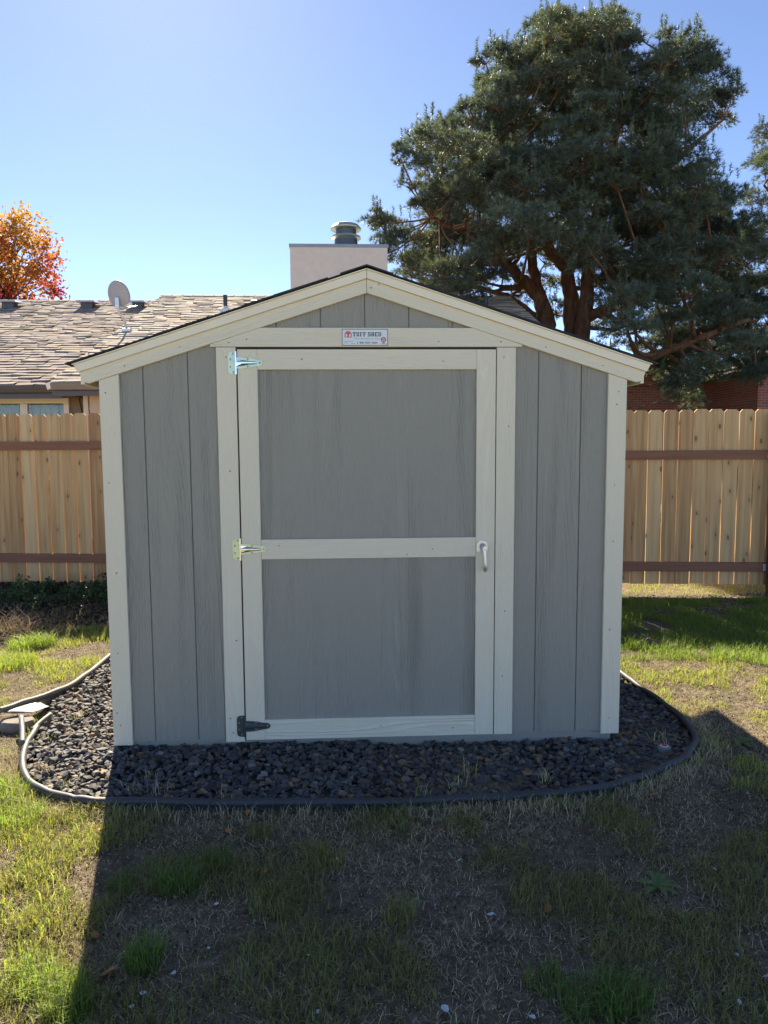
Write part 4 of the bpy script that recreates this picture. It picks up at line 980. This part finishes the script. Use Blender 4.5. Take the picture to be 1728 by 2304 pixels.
# dark mulch and leafy ground cover by the fence at the left
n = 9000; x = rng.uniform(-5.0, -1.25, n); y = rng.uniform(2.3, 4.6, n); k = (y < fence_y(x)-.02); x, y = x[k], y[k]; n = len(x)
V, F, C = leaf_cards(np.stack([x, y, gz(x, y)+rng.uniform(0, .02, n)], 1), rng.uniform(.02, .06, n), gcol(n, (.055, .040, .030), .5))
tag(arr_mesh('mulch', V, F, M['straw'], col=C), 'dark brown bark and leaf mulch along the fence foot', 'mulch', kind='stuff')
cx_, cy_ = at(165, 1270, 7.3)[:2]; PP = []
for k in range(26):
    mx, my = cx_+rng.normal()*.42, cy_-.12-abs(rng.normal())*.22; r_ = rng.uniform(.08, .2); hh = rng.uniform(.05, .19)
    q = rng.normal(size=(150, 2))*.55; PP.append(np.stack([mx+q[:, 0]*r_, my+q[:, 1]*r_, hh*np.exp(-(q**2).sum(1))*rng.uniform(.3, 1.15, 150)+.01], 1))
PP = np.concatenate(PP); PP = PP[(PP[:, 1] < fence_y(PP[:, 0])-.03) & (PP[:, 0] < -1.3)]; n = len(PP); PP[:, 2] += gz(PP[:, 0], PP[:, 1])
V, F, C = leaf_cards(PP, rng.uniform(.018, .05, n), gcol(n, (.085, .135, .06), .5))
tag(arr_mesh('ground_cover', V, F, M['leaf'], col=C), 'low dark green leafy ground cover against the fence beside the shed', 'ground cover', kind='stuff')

# weeds, fallen leaves, scraps
def weed(px, py, sc, label):
    x, y = on_ground(px, py); z = float(gz(x, y)); t = empty('dandelion_weed', (x, y, z)); tag(t, label, 'weed')
    for k in range(11):
        a = 2*math.pi*k/11+random.uniform(-.25, .25); L = sc*random.uniform(.7, 1.1); up = random.uniform(.2, .7); v = []; f = []; n = 15
        for i in range(n):
            u = i/(n-1); wd = L*.15*(math.sin(math.pi*min(u*1.05+.03, 1))**.8)*(1.0 if i % 2 else .25)+.0015
            r_ = L*u; zz = L*(up*u-.62*up*u*u*1.25)+.006; cx, cy = x+math.cos(a)*r_, y+math.sin(a)*r_
            v += [(cx-math.sin(a)*wd, cy+math.cos(a)*wd, z+zz+.15*wd), (cx, cy, z+zz), (cx+math.sin(a)*wd, cy-math.cos(a)*wd, z+zz+.15*wd)]
        for i in range(n-1): f += [(3*i, 3*i+1, 3*i+4, 3*i+3), (3*i+1, 3*i+2, 3*i+5, 3*i+4)]
        build('leaf', MB().add(v, f), M['weed'], t, smooth=True)
N = NT('weed_leaf'); v = N.coords(); M['weed'] = N.done(N.mix(N.noise(v, 40, 3), (.10, .18, .05), (.18, .26, .08)), .5, translucent=.35)
weed(1420, 1925, .085, 'toothed dandelion weed growing in the shaded dirt before the shed'); weed(1600, 1605, .085, 'toothed dandelion weed at the shadow edge right of the gravel')
def leaf(sx_, sy_, L, a, mat, name, label, cat, group):
    x, y = on_ground(sx_/1.0416, sy_/1.0416); z = float(gz(x, y))+.012; v = []; f = []; n = 7
    for i in range(n):
        u = i/(n-1)-.5; wd = L*.30*max(0, 1-(2*u)**2)**.7+.001; zz = .25*L*(u*u)*2+.10*L*math.sin(u*5+a)
        v += [(u*L, -wd, zz+wd*.5), (u*L, 0, zz), (u*L, wd, zz+wd*.35)]
    for i in range(n-1): f += [(3*i, 3*i+1, 3*i+4, 3*i+3), (3*i+1, 3*i+2, 3*i+5, 3*i+4)]
    me = bpy.data.meshes.new(name); me.from_pydata(v, [], f); o = link(name, me, mat, None, (x, y, z), True); o.rotation_euler = (random.uniform(-.3, .3), random.uniform(-.3, .3), a); tag(o, label, cat, group)
for i, (a, b, L) in enumerate(((228, 1869, .035), (560, 1835, .035), (513, 1871, .030), (595, 1967, .030), (215, 2107, .030), (244, 2200, .045), (277, 1992, .022), (1470, 1796, .028), (1233, 2054, .034), (1708, 2078, .025), (1600, 1542, .03), (1655, 1388, .04))):
    own = {5: 'largest curled orange leaf, long and narrow, in the shade left of the tall grass tufts', 0: 'orange leaf lying right on the shadow edge below the edging', 10: 'orange leaf on the sunlit dry grass right of the gravel', 11: 'fallen orange leaf on the green grass shaded by the fence', 1: 'bright orange leaf in the straw just in front of the edging under the hinges'}
    leaf(a, b, L, i*1.3, M['dry_leaf'], 'fallen_leaf', own.get(i, 'small curled orange leaf on the shaded patchy ground'), 'leaf', 'fallen orange leaves')
for i, (a, b, L) in enumerate(((450, 1930, .012), (485, 1926, .010), (759, 1944, .018), (487, 2040, .015), (692, 2162, .015), (390, 2198, .020), (322, 2242, .018), (297, 2271, .018), (469, 2140, .012), (1104, 2065, .026), (1001, 2282, .026), (1608, 1964, .018), (1033, 1946, .012), (1657, 2156, .014), (1663, 2265, .016), (1723, 2208, .015), (1197, 2302, .020), (715, 2290, .012))):
    leaf(a, b, L, i*2.1, M['paper'], 'paper_scrap', 'tiny white scrap lying on the shaded dirt', 'litter', 'white scraps on the dirt')
for i, (a, b) in enumerate(((938, 2033), (1221, 1836))):
    leaf(a, b, .016, i*1.1, M['teal'], 'plastic_scrap', 'tiny teal scrap lying on the shaded dirt', 'litter', 'teal scraps on the dirt')
